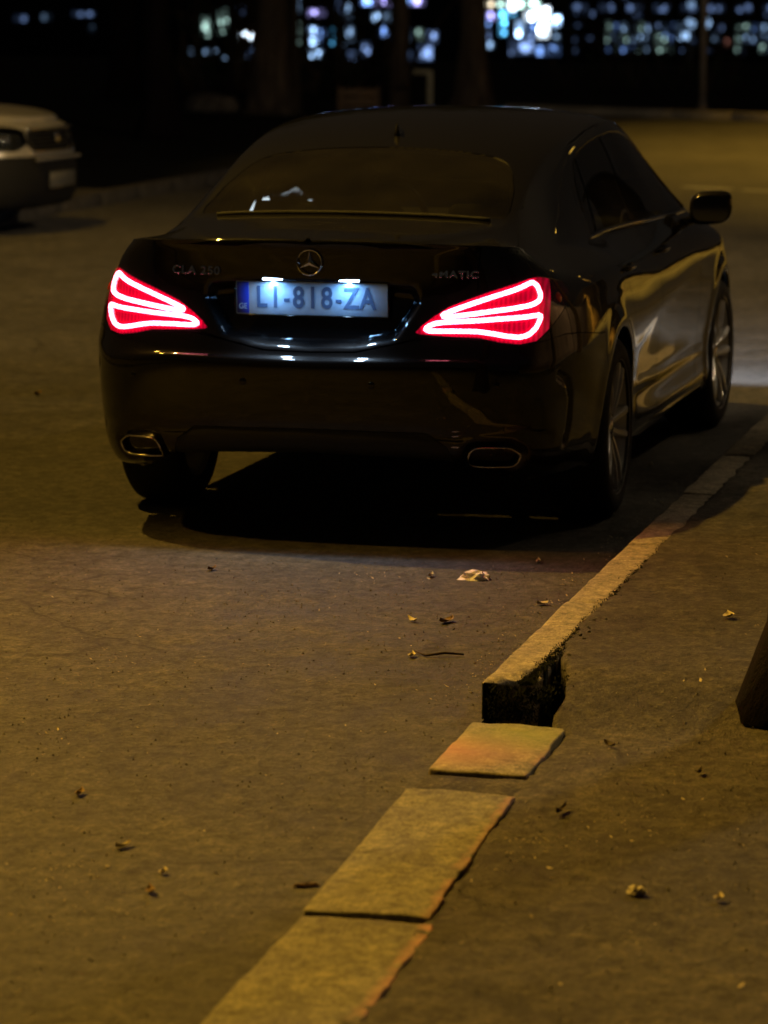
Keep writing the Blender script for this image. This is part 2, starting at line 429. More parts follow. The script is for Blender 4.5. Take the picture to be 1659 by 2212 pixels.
TIP=[(.545,.318),(.555,.345),(.575,.352),(.69,.350),(.745,.322),(.735,.292),(.715,.283),(.575,.283),(.55,.292)]
LAMP=[(.355,.728),(.45,.722),(.58,.716),(.66,.700),(.73,.692),(.80,.700),(.86,.735),(.93,.775),(1.00,.815),(1.055,.855),(1.03,.885),(.96,.895),(.90,.905),(.84,.912),(.79,.906),(.70,.888),(.62,.868),(.55,.846),(.48,.820),(.42,.785),(.38,.755)]
def disp_black(x,y,z,S,surf):
    D=np.zeros_like(x)
    rear=(x<-.85)&(z<.95)&(z>.6)
    d=sdf_poly(REC,y,z); D=np.where(rear,D-.048*sstep(0,.022,-d),D)
    # flared arches
    for cx in (0,WX):
        r=np.hypot(x-cx,z-WZ); m=(y>.55)&(z<.95)
        D=np.where(m,D+.009*np.exp(-((r-.37)/.045)**2),D)
    side=(y>.5)&(x>-.6)&(x<2.9)
    # lower feature line rising backwards, and the dropping line towards the rear wheel
    zl=np.interp(x,[.35,1.2,2.35],[.40,.37,.36]); D=np.where(side,D+.005*np.exp(-((z-zl-.02)/.022)**2)*sstep(.38,.5,x)*(1-sstep(2.2,2.32,x)),D)
    zl=np.interp(x,[.45,1.0,1.7,2.6],[.56,.66,.735,.80]); t=zl-z
    D=np.where(side,D-.002*sstep(0,.06,t)*(1-sstep(.05,.2,t))*sstep(.38,.6,x),D)
    # haunch over the rear wheel
    zl=np.interp(x,[-.55,-.2,.3,.9,1.4],[.845,.865,.855,.81,.78]); t=zl-z
    D=np.where((y>.5)&(x<1.5)&(x>-.7),D+.003*np.exp(-(t/.045)**2)*sstep(-.65,-.4,x)*(1-sstep(.9,1.4,x)),D)
    # vertical fin in the rear bumper corner
    d=sdf_line([(.90,.585),(.955,.560),(.985,.505),(.99,.40),(.975,.345)],S,z); D=np.where((x<-.5)&(y>.3),D-.016*sstep(.018,.004,d),D)
    # crease of the bumper above the diffuser and hollows round the exhaust tips
    d=sdf_poly(TIP,S,z); D=np.where(x<-.6,D-.016*sstep(.032,.004,d),D)
    d=sdf_line([(0,.405),(.35,.40),(.50,.385),(.60,.40),(.75,.40),(.88,.375)],S,z); D=np.where(x<-.5,D-.006*np.exp(-(d/.012)**2),D)
    # ducktail edge on the boot lid
    return D
car=empty("parked_car",(0,0,0))
tag(car,"black four-door coupe with lit red tail lamps parked beside the kerb","car")
Ss=np.concatenate([np.linspace(0,1.55,150),np.linspace(1.55,SURF.SMAX,190)[1:]])
sk=Skin(SURF,Ss,disp_black)
F=sk.F; ab=np.abs
def arch(x,y,z,S): 
    r=np.minimum(np.hypot(x,z-WZ),np.hypot(x-WX,z-WZ))-.358
    return np.where((ab(y)>.55)&(z<.9),r,1.0)
_,F=sk.cut(F,arch)
# inner lining (whole skin pulled inwards, without the glass areas)
LIN=list(F)
DLO=[(.335,.978),(.33,1.06),(.365,1.15),(.45,1.225),(.60,1.270),(.90,1.303),(1.25,1.316),(1.50,1.306),(1.68,1.275),(1.86,1.20),(2.05,1.095),(2.25,.972),(1.9,.972),(1.5,.982),(1.0,.986),(.6,.984)]
def side_glass(x,y,z,S): return np.where((ab(y)>.45)&(z>.93),sdf_poly(DLO,x,z),1.0)
RG=[(-.44,0),(-.436,.25),(-.425,.42),(-.40,.535),(-.33,.545),(-.15,.525),(.0,.490),(.08,.455),(.12,.40),(.14,.25),(.145,0)]
RG=RG+[(a,-b) for a,b in RG[::-1][1:-1]]
def rear_glass(x,y,z,S): return np.where((z>1.0)&(x<.6),sdf_poly(RG,x,y),1.0)
WS=[(2.40,0),(2.37,.35),(2.28,.62),(2.10,.595),(1.85,.54),(1.76,.49),(1.70,.3),(1.69,0)]
WS=WS+[(a,-b) for a,b in WS[::-1][1:-1]]
def wind(x,y,z,S): return np.where((z>.95)&(x>1.5),sdf_poly(WS,x,y),1.0)
sg,F=sk.split(F,side_glass,.0015); rg,F=sk.split(F,rear_glass,.0015); wg,F=sk.split(F,wind,.0015)
_,LIN=sk.cut(LIN,lambda *a:side_glass(*a)-.015); _,LIN=sk.cut(LIN,lambda *a:rear_glass(*a)+.02); _,LIN=sk.cut(LIN,lambda *a:wind(*a)+.02)
sk.build("inner_lining",LIN,LINER,car,-.014)
# side windows: rear and front door panes either side of the black pillar
pil,sg=sk.cut(sg,lambda x,y,z,S: ab(x-1.085+(z-.98)*.10)-.032)
rw,fw=sk.cut(sg,lambda x,y,z,S: x-1.085+(z-.98)*.10)
qb,rw=sk.cut(rw,lambda x,y,z,S: ab(x-.475-(z-.98)*.22)-.012)
for nm,ff in (("door_pillar",pil),("quarter_bar",qb)):
    for sgn in(1,-1):
        h=[f for f in ff if sk.V[f[0],1]*sgn>0]; sk.build(nm,h,GLOSSBLK,car,0,.01)
for nm,ff in (("rear_side_window",rw),("front_side_window",fw)):
    for sgn in(1,-1):
        h=[f for f in ff if sk.V[f[0],1]*sgn>0]; sk.build(nm,h,TINT,car,-.003)
sk.build("rear_window",rg,TINT,car,-.002); sk.build("windscreen",wg,CLEAR,car,-.002)
# tail lamps
def lampf(x,y,z,S): return np.where((x<-.3)&(z>.62)&(z<.96),sdf_poly(LAMP,S,z),1.0)
tl,F=sk.split(F,lampf,.002)
# boot lid
def lidf(x,y,z,S):
    yy=ab(y); yl=np.interp(x,[-1.0,-.92,-.85,-.75,-.6,-.46],[.545,.55,.60,.635,.63,.60])
    low=np.interp(yy,[0,.16,.30,.37,.45,.60],[.662,.666,.697,.716,.722,.722])-z
    return np.where(z>.6,np.maximum(np.maximum(yy-yl,low),x+.462),1.0)
lid,F=sk.split(F,lidf,.0022)
def bumpf(x,y,z,S):
    zl=np.interp(S,[0,.16,.30,.40,.6,.74,.84,.95,1.05,1.3,1.9],[.660,.664,.695,.714,.712,.690,.700,.715,.712,.69,.66])
    return np.maximum(z-zl,x+.30)
bp_,F=sk.split(F,bumpf,.0018)
def difff(x,y,z,S): return np.maximum(np.maximum(z-np.interp(ab(y),[0,.40,.47,.5],[.405,.40,.35,.2]),ab(y)-.49),x+.5)
df,bp_=sk.split(bp_,difff,.002)
RD=[(1.085,.235),(1.085,1.345),(.9,1.335),(.55,1.295),(.36,1.21),(.275,1.10),(.262,.975),(.29,.86),(.355,.75),(.405,.62),(.43,.50),(.47,.38),(.52,.27),(.60,.235)]
FD=[(1.085,.235),(2.02,.235),(2.08,.35),(2.10,.60),(2.12,.80),(2.20,.935),(2.05,1.11),(1.87,1.225),(1.68,1.305),(1.5,1.335),(1.25,1.348),(1.085,1.345)]
def doorf(P): return lambda x,y,z,S: np.where(ab(y)>.46,sdf_poly(P,x,z),1.0)
rd,F=sk.split(F,doorf(RD),.002); fd,F=sk.split(F,doorf(FD),.002)
def hoodf(x,y,z,S): return np.where(z>.66,np.maximum(2.45-x,ab(y)-np.interp(x,[2.4,2.8,3.2,3.5],[.70,.72,.66,.45])),1.0)
hd,F=sk.split(F,hoodf,.002)
fb,F=sk.split(F,lambda x,y,z,S: np.maximum(3.02-x, z-.62),.002)
flap=lambda x,y,z,S: np.where((y<-.5),np.hypot(x+.30,z-.80)-.078,1.0)
fl,F=sk.split(F,flap,.0012)
skirt,F=sk.split(F,lambda x,y,z,S: np.maximum(np.maximum(z-.232,.36-x),x-2.34),.0015)
sk.build("body",F,PAINT,car,0,.008)
lido=sk.build("boot_lid",lid,PAINT,car,0,.008)
bump_o=sk.build("rear_bumper",bp_,PAINT,car,0,.008)
sk.build("diffuser",df,PLASTIC,bump_o,-.004,.01)
sk.build("bonnet",hd,PAINT,car,0,.008); sk.build("front_bumper",fb,PAINT,car,0,.008)
sk.build("fuel_flap",fl,PAINT,car,0,.004); [sk.build("side_skirt",[f for f in skirt if sk.V[f[0],1]*g_>0],PAINT,car,.004,.012) for g_ in (1,-1)]
doors=[]
for nm,ff in (("rear_door",rd),("front_door",fd)):
    for sgn in(1,-1):
        h=[f for f in ff if sk.V[f[0],1]*sgn>0]; doors.append((sk.build(nm,h,PAINT,car,0,.008),sgn,nm))
# ---- tail lamp light guides ----
UPL=[(.81,.896),(.74,.876),(.66,.857),(.59,.838),(.52,.816),(.47,.798),(.447,.787),(.47,.784),(.54,.792),(.63,.803),(.72,.812),(.79,.820),(.832,.832),(.842,.850),(.832,.880)]
LOL=[(.832,.787),(.76,.782),(.66,.778),(.56,.772),(.47,.768),(.42,.762),(.390,.742),(.41,.738),(.49,.739),(.57,.738),(.62,.732),(.68,.721),(.73,.716),(.765,.722),(.80,.743),(.82,.768)]
def mid_loop(P,n=90):
    P=np.array(P+[P[0]]); d=np.r_[0,np.cumsum(np.hypot(*np.diff(P,axis=0).T))]; t=np.linspace(0,d[-1],n,endpoint=False)
    x=np.interp(t,d,P[:,0]); y=np.interp(t,d,P[:,1])
    for _ in range(2):
        x=.25*np.roll(x,1)+.5*x+.25*np.roll(x,-1); y=.25*np.roll(y,1)+.5*y+.25*np.roll(y,-1)
    return list(zip(x,y))
_cache={}
def surf_pts(L,off):
    o=[]
    for S_,z_ in L:
        p,n=SURF.at(S_,z_); o.append(p+n*off)
    return o
for sgn in(1,-1):
    h=[f for f in tl if sk.V[f[0],1]*sgn>0]
    hd_,h=sk.cut(h,lambda x,y,z,S: .895+(z-.83)*.35-S)
    lamp=sk.build("tail_lamp",h,LENS,car,.001,.01); sk.build("lens_end",hd_,LENSDARK,lamp,.001,.01)
    for k,L in enumerate((UPL,LOL)):
        key=k
        if key not in _cache: _cache[key]=surf_pts(mid_loop(L),.003)
        pts=[Vector((p.x,p.y*sgn,p.z)) for p in _cache[key]]
        MB().tube(pts,.0078,8,closed=True).build("light_guide",GUIDE,lamp)
    p,n=SURF.at(.955,.838); p.y*=sgn; n.y*=sgn
    mb=MB(); mb.lathe([(0,.006),(.009,.0055),(.015,.003),(.019,0)],16,'z')
    o=mb.build("side_reflector",ORANGELENS,lamp); o.matrix_local=Matrix.Translation(p)@n.to_track_quat('Z','Y').to_matrix().to_4x4()
for sgn in(1,-1):   # what the tail lamps throw on the road behind
    ld=bpy.data.lights.new("tail_lamp_light",'AREA'); ld.shape='RECTANGLE'; ld.size=.40; ld.size_y=.12; ld.energy=3.0; ld.color=(1.0,.035,.06)
    lo=bpy.data.objects.new("tail_lamp_light",ld); link(lo,car); lo.location=(-1.0,.62*sgn,.79); lo.rotation_euler=Vector((-1,.25*sgn,-.18)).to_track_quat('-Z','Y').to_euler()
# ---- number plate, lamps, emblem, badges ----
def textobj(name,s,size,material,parent,extr=.0015,bev=0,space=1.0,sx=1.0,shear=0,align='CENTER',bold=0):
    c=bpy.data.curves.new(name,'FONT'); c.body=s; c.size=size; c.extrude=extr; c.bevel_depth=bev; c.space_character=space; c.align_x=align; c.align_y='CENTER'; c.shear=shear; c.offset=bold
    t=bpy.data.objects.new(name,c); COL.objects.link(t)
    dg=bpy.context.evaluated_depsgraph_get(); me=bpy.data.meshes.new_from_object(t.evaluated_get(dg))
    bpy.data.objects.remove(t); me.materials.clear(); me.materials.append(material); me.name=name
    if sx!=1: me.transform(Matrix.Diagonal((sx,1,1,1)))
    o=bpy.data.objects.new(name,me); return link(o,parent)
def rear_frame(x,y,z,yaw=0,tilt=0):
    # local X -> car's right (-y), local Y -> up, local Z -> backwards (-x)
    m=Matrix(((0,0,-1),(-1,0,0),(0,1,0))).to_4x4()
    return Matrix.Translation((x,y,z))@Matrix.Rotation(yaw,4,'Z')@Matrix.Rotation(tilt,4,'Y')@m
plate=MB().rbox((0,0,0),(.520,.112,.004),.003,2).build("number_plate",PLATEW,car); plate.matrix_local=rear_frame(-.958,0,.835,0,R(-3))
fr=MB(); 
for c,d in(((0,.0585,.001),(.530,.005,.010)),((0,-.0585,.001),(.530,.005,.010)),((.2625,0,.001),(.005,.112,.010)),((-.2625,0,.001),(.005,.112,.010))): fr.rbox(c,d,.0015,1)
fr.build("plate_frame",GLOSSBLK,plate)
MB().rbox((-.236,0,.0006),(.042,.106,.004),.001,1).build("blue_band",PLATEB,plate)
def plate_text(s,x,size,material,z=.003,sx=.80):
    t=textobj("plate_character",s,size,material,plate,.0006,0,1,sx,bold=.0022); t.location=(x,0,z); return t
for s,x in zip("LI-818-ZA",(-.172,-.124,-.085,-.045,.004,.053,.093,.136,.192)):
    plate_text(s,x,.100 if s!='-' else .08,PLATEC)
t=textobj("country_letters","GE",.026,PLATEW,plate,.0006,0,1,.9); t.location=(-.236,-.03,.0032)
for s in(1,-1):
    pl=MB().rbox((-.964,.13*s,.8985),(.016,.070,.006),.002,1).build("plate_lamp",PLATELAMP,car)
    ld=bpy.data.lights.new("plate_light",'AREA'); ld.shape='RECTANGLE'; ld.size=.15; ld.size_y=.015; ld.energy=.72; ld.color=(.26,.56,1.0)
    lo=bpy.data.objects.new("plate_light",ld); link(lo,car); lo.location=(-.984,.13*s,.8925)
    lo.rotation_euler=(0,R(10),0)
    ld=bpy.data.lights.new("plate_light_spill",'SPOT'); ld.energy=11; ld.color=(.60,.80,1.0); ld.spot_size=R(110); ld.spot_blend=.7; ld.shadow_soft_size=.02
    lo=bpy.data.objects.new("plate_light_spill",ld); link(lo,car); lo.location=(-.990,.13*s,.880); lo.rotation_euler=Vector((-.75,0,-1)).to_track_quat('-Z','Y').to_euler()
emb=MB(); ring=[(0.0415*math.cos(2*math.pi*k/48),.0415*math.sin(2*math.pi*k/48),0) for k in range(48)]
emb.tube(ring,.0028,8,closed=True)
for k in range(3):
    a=math.pi/2+k*2*math.pi/3; d=Vector((math.cos(a),math.sin(a),0)); p=Vector((-d.y,d.x,0))
    b=.0085; tip=d*.040
    V=[tip,p*b*.8-d*.004,-p*b*.8-d*.004,Vector((0,0,.006)),tip+Vector((0,0,.001))]
    emb.add([tip,p*b,Vector((0,0,.0065)),-p*b],[(0,1,2),(0,2,3)])
emb=emb.build("emblem",CHROME,car,False); emb.matrix_local=rear_frame(-.9905,0,.958,0,R(4))
emb["label"]="round chrome emblem with a three-pointed star"
bd=textobj("model_badge","CLA 250",.038,CHROME,car,.0015,.0004,1.12,1.15,bold=.0006)
p,n=SURF.at(.41,.921); yw=math.atan2(n.y,-n.x); bd.matrix_local=rear_frame(p.x-.003,p.y,p.z,-yw,R(6))
bd=textobj("model_badge","4MATIC",.032,CHROME,car,.0015,.0004,1.15,1.25,bold=.0006)
p,n=SURF.at(.50,.924); bd.matrix_local=rear_frame(p.x-.003,-p.y,p.z,yw,R(6))
# parking sensors
for sgn in(1,-1):
    for S_ in(.22,.64):
        p,n=SURF.at(S_,.560); p.y*=sgn; n.y*=sgn
        o=MB().lathe([(0,.0035),(.0095,.0032),(.012,.0010),(.0125,-.002)],20,'z').build("parking_sensor",GLOSSBLK,bump_o); o.matrix_local=Matrix.Translation(p)@n.to_track_quat('Z','Y').to_matrix().to_4x4()
# exhaust tips
for sgn in(1,-1):
    pts=[Vector((p.x,p.y*sgn,p.z)) for p in surf_pts(mid_loop(TIP,48),.001)]
    e=MB().tube(pts,.0035,8,closed=True)
    V=pts+[p+Vector((.10,0,0)) for p in pts]; n=len(pts)
    e.add(V,[(i,(i+1)%n,n+(i+1)%n,n+i) for i in range(n)])
    e=e.build("exhaust_tip",DULLCHROME,bump_o)
    c=sum((V[n+i] for i in range(n)),Vector())/n
    MB().add([c]+V[n:],[(0,1+i,1+(i+1)%n) for i in range(n)]).build("exhaust_inside",LINER,e)
# belt line chrome, window seals
def side_strip(name,path,rad,material,n=6,off=.002):
    for sgn in(1,-1):
        pts=[]
        for x in path[0]:
            z=np.interp(x,path[0],path[1]); S_=float(np.interp(x,SURF.fx[SURF.fy>.7],SURF.sd[SURF.fy>.7]))
            g=SURF.grid(np.array([S_,S_+.01]),96,46)[0]; k=int(np.argmax(g[:,2]>=z))
            # sections are at constant x only on the upper skin: interpolate there
            pts.append(Vector((x,(g[k,1]+off)*sgn,z)))
        MB().tube(pts,rad,n).build(name,material,car)
def upper_pt(x,z):
    # point on the greenhouse side at x, z
    xs=SGRID[:,-1,0]; k=int(np.argmin(np.abs(np.where(SS<.9,9,xs)-x))); g=SGRID[k,96:]; j=int(np.argmax(g[:,2]>=z)) if (g[:,2]>=z).any() else 0
    return float(g[j,1])
SS=np.linspace(.9,5.5,700); SGRID=SURF.grid(SS,96,46)
for sgn in(1,-1):
    xs=np.linspace(.30,2.24,60)
    pts=[Vector((x,(upper_pt(x,z)+.002)*sgn,z)) for x in xs for z in [float(np.interp(x,[.3,.6,1.0,1.5,1.9,2.24],[.968,.974,.976,.972,.962,.958]))]]
    MB().tube(pts,.0075,8).build("belt_trim",CHROME,car)
    P=DLO[1:12]; P=np.array(P); d=np.r_[0,np.cumsum(np.hypot(*np.diff(P,axis=0).T))]; tt=np.linspace(0,d[-1],60)
    pts=[Vector((x,(upper_pt(x,z)+.001)*sgn,z)) for x,z in zip(np.interp(tt,d,P[:,0]),np.interp(tt,d,P[:,1]))]
    for _ in range(3):
        q=[p.copy() for p in pts]
        for i in range(1,len(pts)-1): pts[i]=(q[i-1]+q[i]*2+q[i+1])/4
    MB().tube(pts,.005,8).build("window_seal",GLOSSBLK,car)
# door handles
for o,sgn,nm in doors:
    x0=.36 if nm=="rear_door" else 1.235
    S_=float(np.interp(x0,SURF.fx[SURF.fy>.7],SURF.sd[SURF.fy>.7])); p,n=SURF.at(S_,.862 if nm=="rear_door" else .868)
    mb=MB(); pts=[]
    for k in range(11):
        t=k/10; x=x0-.085+.17*t; o_=.028*math.sin(math.pi*min(1,max(0,t*1.04-.02)))**.35
        pts.append(Vector((x,(p.y+o_-.004)*sgn,p.z+.006*(t-.5))))
    mb.tube(pts,[.006]+[.0105]*9+[.006],10)
    h=mb.build("door_handle",PAINT,o)
    c=MB(); c.tube([q+Vector((0,.009*sgn,.003)) for q in pts[2:9]],.003,6); c.build("handle_trim",CHROME,o)
# mirrors
for sgn in(1,-1):
    mb=MB()
    prof=[(-.085,.0,.3),(-.07,0,.72),(-.04,0,.95),(0,0,1.0),(.05,0,.85),(.085,0,.55),(.10,0,.1)]
    n=20; V=[];m=len(prof)
    for dx,_,s_ in prof:
        for k in range(n):
            a=2*math.pi*k/n; ca,sa=math.cos(a),math.sin(a)
            q=lambda v,e:math.copysign(abs(v)**e,v)
            V.append((dx+ (.012*ca),q(ca,.6)*.088*s_, q(sa,.6)*.069*s_+ -.012*ca*s_))
    V=[(v[0],v[1],v[2]) for v in V]
    # front (road-facing) is +x: rounded ; rear side is a flat ring
    V=[(v[0] if v[0]>-.06 else -.055,v[1],v[2]) for v in V]
    Fm=[(i*n+k,i*n+(k+1)%n,(i+1)*n+(k+1)%n,(i+1)*n+k) for i in range(m-1) for k in range(n)]+[tuple(range(n))[::-1],tuple((m-1)*n+k for k in range(n))]
    mb.add(V,Fm)
    mi=recalc(mb.build("wing_mirror",PAINT,car)); mi.location=(1.98,.925*sgn,.984); mi.rotation_euler=(0,0,R(-6)*sgn)
    g=MB()
    V=[];n=24
    for k in range(n):
        a=2*math.pi*k/n; ca,sa=math.cos(a),math.sin(a); q=lambda v,e:math.copysign(abs(v)**e,v)
        V.append((-.0605,q(ca,.55)*.072,q(sa,.55)*.052))
    g.add(V,[tuple(range(n))]); g=g.build("mirror_glass",mat("mirror glass %d"%sgn,(.75,.78,.8),.02,1),mi)
    MB().tube([(0,-.075*sgn,-.05),(.0,-.13*sgn,-.07)],.02,10).build("mirror_arm",GLOSSBLK,mi)
# antenna fin
fin=MB(); V=[];L=9
for i in range(L):
    t=i/(L-1); w=.018*(1-t)**.6*math.sin(math.pi*min(1,.25+.75*t)) if i<L-1 else .001
    V+= [(.115*t,-w,.0),(.115*t,w,.0),(.115*t*.8+.004,0,.052*(1-t)**.75+.002)]
Ff=[]
for i in range(L-1):
    a=i*3;b=a+3; Ff+=[(a,b,b+2,a+2),(a+2,b+2,b+1,a+1)]
Ff+=[(0,2,1)]
fin.add(V,Ff); fo=recalc(fin.build("roof_antenna",PAINT,car)); fo.location=(.30,0,1.322); fo.rotation_euler=(0,R(-12),0)
# ---- wheels ----
def make_wheel():
    root=bpy.data.objects.new("wheel",None); link(root,car)
    t=MB(); w=.1125
    t.lathe([(.228,-w+.012),(.236,-w+.003),(.262,-w-.004),(.292,-w+.000),(.308,-w+.012),(.318,-w+.028),(.322,-.055),(.322,.055),(.318,w-.028),(.308,w-.012),(.292,w),(.262,w+.004),(.236,w-.003),(.228,w-.012)],72,'y')
    for yy in(-.055,-.02,.02,.055):  # tread grooves as dark rings just proud
        pass
    t.build("tyre",RUBBER,root)
    r=MB()
    r.lathe([(.236,-w+.004),(.240,-w+.000),(.234,-w+.006),(.226,-w+.016),(.220,-w+.03),(.205,-w+.045),(.198,0),(.215,w-.02),(.236,w-.006)],72,'y')
    # ten spokes in five pairs
    for k in range(5):
        for s in(-1,1):
            a0=2*math.pi*k/5+math.pi/2; a1=a0+s*.245; ah=a0+s*.30
            n=7; P=[]
            for i in range(n):
                t_=i/(n-1); rad=.048+(.226-.048)*t_; a=ah*(1-t_)+a1*t_
                a=a0+s*(.34*(1-t_)**1.2+.20*t_)
                wd=.0135*(1-t_)+.0125*t_+.004*t_*t_; yy=-.078-.022*math.sin(math.pi*t_*.55)-.003
                d=Vector((math.cos(a),0,math.sin(a))); q=Vector((-math.sin(a),0,math.cos(a)))
                c=d*rad
                P.append([c-q*wd+Vector((0,yy+.006,0)),c-q*wd*.55+Vector((0,yy-.004,0)),c+q*wd*.55+Vector((0,yy-.004,0)),c+q*wd+Vector((0,yy+.006,0)),c+q*wd*.8+Vector((0,yy+.03,0)),c-q*wd*.8+Vector((0,yy+.03,0))])
            V=[v for p_ in P for v in p_]
            Fq=[(i*6+j,i*6+(j+1)%6,(i+1)*6+(j+1)%6,(i+1)*6+j) for i in range(n-1) for j in range(6)]
            r.add(V,Fq)
    r.lathe([(.001,-.082),(.030,-.083),(.052,-.080),(.064,-.074),(.066,-.045),(.060,-.02)],32,'y')
    ro=recalc(r.build("rim",ALLOY,root)); autosmooth(ro,40)
    h=MB(); h.lathe([(.001,-.0885),(.020,-.0885),(.026,-.086),(.030,-.082)],24,'y'); h.build("hub_cap",CHROME,ro)
    b=MB(); b.lathe([(.001,-.084),(.007,-.084),(.008,-.078),(.008,-.07)],8,'y'); b0=b.build("wheel_bolt",STEEL,ro)
    for k in range(5):
        a=2*math.pi*(k+.5)/5; q=b0 if k==0 else b0.copy()
        if k: link(q,ro)
        q.location=(.045*math.cos(a),0,.045*math.sin(a))
    d=MB(); d.lathe([(.07,-.03),(.155,-.03),(.155,-.008),(.07,-.008)],48,'y'); d.build("brake_disc",STEEL,root)
    c=MB(); c.rbox((-.115,-.02,.06),(.07,.06,.13),.012,2); c.build("brake_caliper",PLASTIC,root)
    return root
w0=make_wheel()
def dup(root,parent=None):
    c=root.copy(); COL.objects.link(c)
    if parent is not None: c.parent=parent
    for ch in list(root.children): dup(ch,c)
    return c
wheels=[w0]+[dup(w0,car) for _ in range(3)]
for w,(x,y,rz) in zip(wheels,((0,-.772,0),(WX,-.775,0),(0,.772,math.pi),(WX,.775,math.pi))):
    w.location=(x,y,WZ); w.rotation_euler=(0,R(20)+x,rz)
wheels[1].rotation_euler=(0,R(8),R(-2))
# wheel housings and underbody
for cx in(0,WX):
    for sgn in(1,-1):
        ub=MB()
        V=[];n=22
        for k in range(n):
            a=math.pi*1.08*k/(n-1)-.04*math.pi
            for yy in(.58,.865): V.append((cx+.362*math.cos(a),yy*sgn,WZ+.362*math.sin(a)))
        ub.add(V,[(2*k,2*k+1,2*k+3,2*k+2) for k in range(n-1)])
        ub.add([V[2*k] for k in range(n)],[tuple(range(n))])
        ub.build("wheel_housing",LINER,car)
fl_=MB(); fl_.box((1.75,0,.245),(3.4,1.1,.09)); fl_.box((1.35,0,.24),(1.9,1.6,.08)); fl_.box((-.55,0,.43),(.55,.95,.10)); fl_.tube([(-.82,.62,.33),(-.5,.55,.40),(.3,.2,.30)],.03,8); fl_.tube([(-.82,-.62,.33),(-.5,-.55,.40),(.3,-.2,.30)],.03,8)
fl_.tube([(0,-.7,.30),(0,.7,.30)],.035,8)
fl_.build("underbody",LINER,car)
_g=SURF.grid(np.linspace(.9,1.75,260),96,46)[:,96:].reshape(-1,4); SGRID_REAR=_g[(_g[:,0]<-.40)&(_g[:,0]>-.49)]
# ---- interior seen through the tinted rear window ----
SEAT=mat("dark seat cloth",(.03,.028,.026),.8); _n=noise(SEAT,120,3); setin(SEAT,"Normal",bump(SEAT,_n,.2,.002))
SHELF=mat("grey parcel shelf carpet",(.10,.10,.095),.85); _n=noise(SHELF,160,3); setin(SHELF,"Base Color",ramp(SHELF,_n,[(.3,(.07,.07,.065)),(.7,(.13,.13,.12))]))
MB().rbox((-.20,0,.985),(.46,1.06,.03),.01,2).build("parcel_shelf",SHELF,car)
gp=[]
for y in np.linspace(-.50,.47,29):
    k=int(np.argmin([abs(float(v[0])+.445)+(0 if True else 0)+abs(float(v[1])-abs(y))*1.0 for v in SGRID_REAR])); v=SGRID_REAR[k]; gp.append(Vector((float(v[0]),y,float(v[2])+.001)))
MB().tube(gp,.0105,8).build("rear_window_sheen",mat("grey painted sheen of rear window",(.04,.04,.036),.8,0,.2),car)  # added strip that paints in the pale reflection along the glass base
MB().rbox((-.37,.03,1.06),(.03,.86,.016),.006,2).build("shelf_sheen",mat("pale painted sheen behind rear glass",(.22,.22,.20),.35),car)  # pale bar added behind the glass for the same reflection
def seat(x,y,w):
    s=empty("seat",(x,y,0),0,car)
    MB().rbox((0,0,.76),(.15,w,.56),.06,3,Matrix.Rotation(R(-12),3,'Y')).build("backrest",SEAT,s)
    MB().rbox((.28,0,.47),(.5,w,.16),.05,3).build("cushion",SEAT,s)
    MB().rbox((-.07,0,1.125),(.09,.26,.17),.04,3,Matrix.Rotation(R(-8),3,'Y')).build("head_rest",SEAT,s)
    return s
seat(1.02,-.37,.50); seat(1.02,.37,.50)
MB().rbox((.22,0,.72),(.15,1.2,.50),.05,3,Matrix.Rotation(R(-18),3,'Y')).build("rear_bench_backrest",SEAT,car)
for y in(-.36,.36): MB().rbox((.10,y,1.03),(.08,.25,.13),.035,3).build("rear_head_rest",SEAT,car)
MB().rbox((2.05,0,.86),(.42,1.36,.18),.05,3).build("dashboard",PLASTIC,car)
sw=MB(); sw.tube([(0,.18*math.cos(2*math.pi*k/32),.18*math.sin(2*math.pi*k/32)) for k in range(32)],.015,8,closed=True); sw.rbox((0,0,0),(.04,.12,.10),.02,2); sw.tube([(0,-.17,0),(0,.17,0)],.014,6)
sw=sw.build("steering_wheel",PLASTIC,car); sw.location=(1.68,.37,.93); sw.rotation_euler=(0,R(-22),0)
MB().rbox((1.62,0,1.255),(.03,.22,.06),.012,2).build("rear_view_mirror",PLASTIC,car)
# ---- rear wiper-less glass heater lines are too fine; headlamps at the front ----
for sgn in(1,-1):
    hl=MB().rbox((3.30,.66*sgn,.66),(.14,.22,.12),.03,2).build("headlamp",CLEAR,car)
    MB().lathe([(.001,.0),(.03,.0),(.034,.02)],16,'x',(3.33,.66*sgn,.65)).build("projector",mat("lit headlamp projector %d"%sgn,(.9,.9,.9),.2,0,.5,0,.03,(.75,.85,1.0),6),hl)
    sd_=bpy.data.lights.new("headlamp_beam",'SPOT'); sd_.energy=520; sd_.color=(.72,.82,1.0); sd_.spot_size=R(75); sd_.spot_blend=.9; sd_.shadow_soft_size=.04
    so=bpy.data.objects.new("headlamp_beam",sd_); link(so,car); so.location=(3.66,.66*sgn,.62)
    d=Vector((1,-.12 if sgn<0 else .05,-.15)); so.rotation_euler=d.to_track_quat('-Z','Y').to_euler()
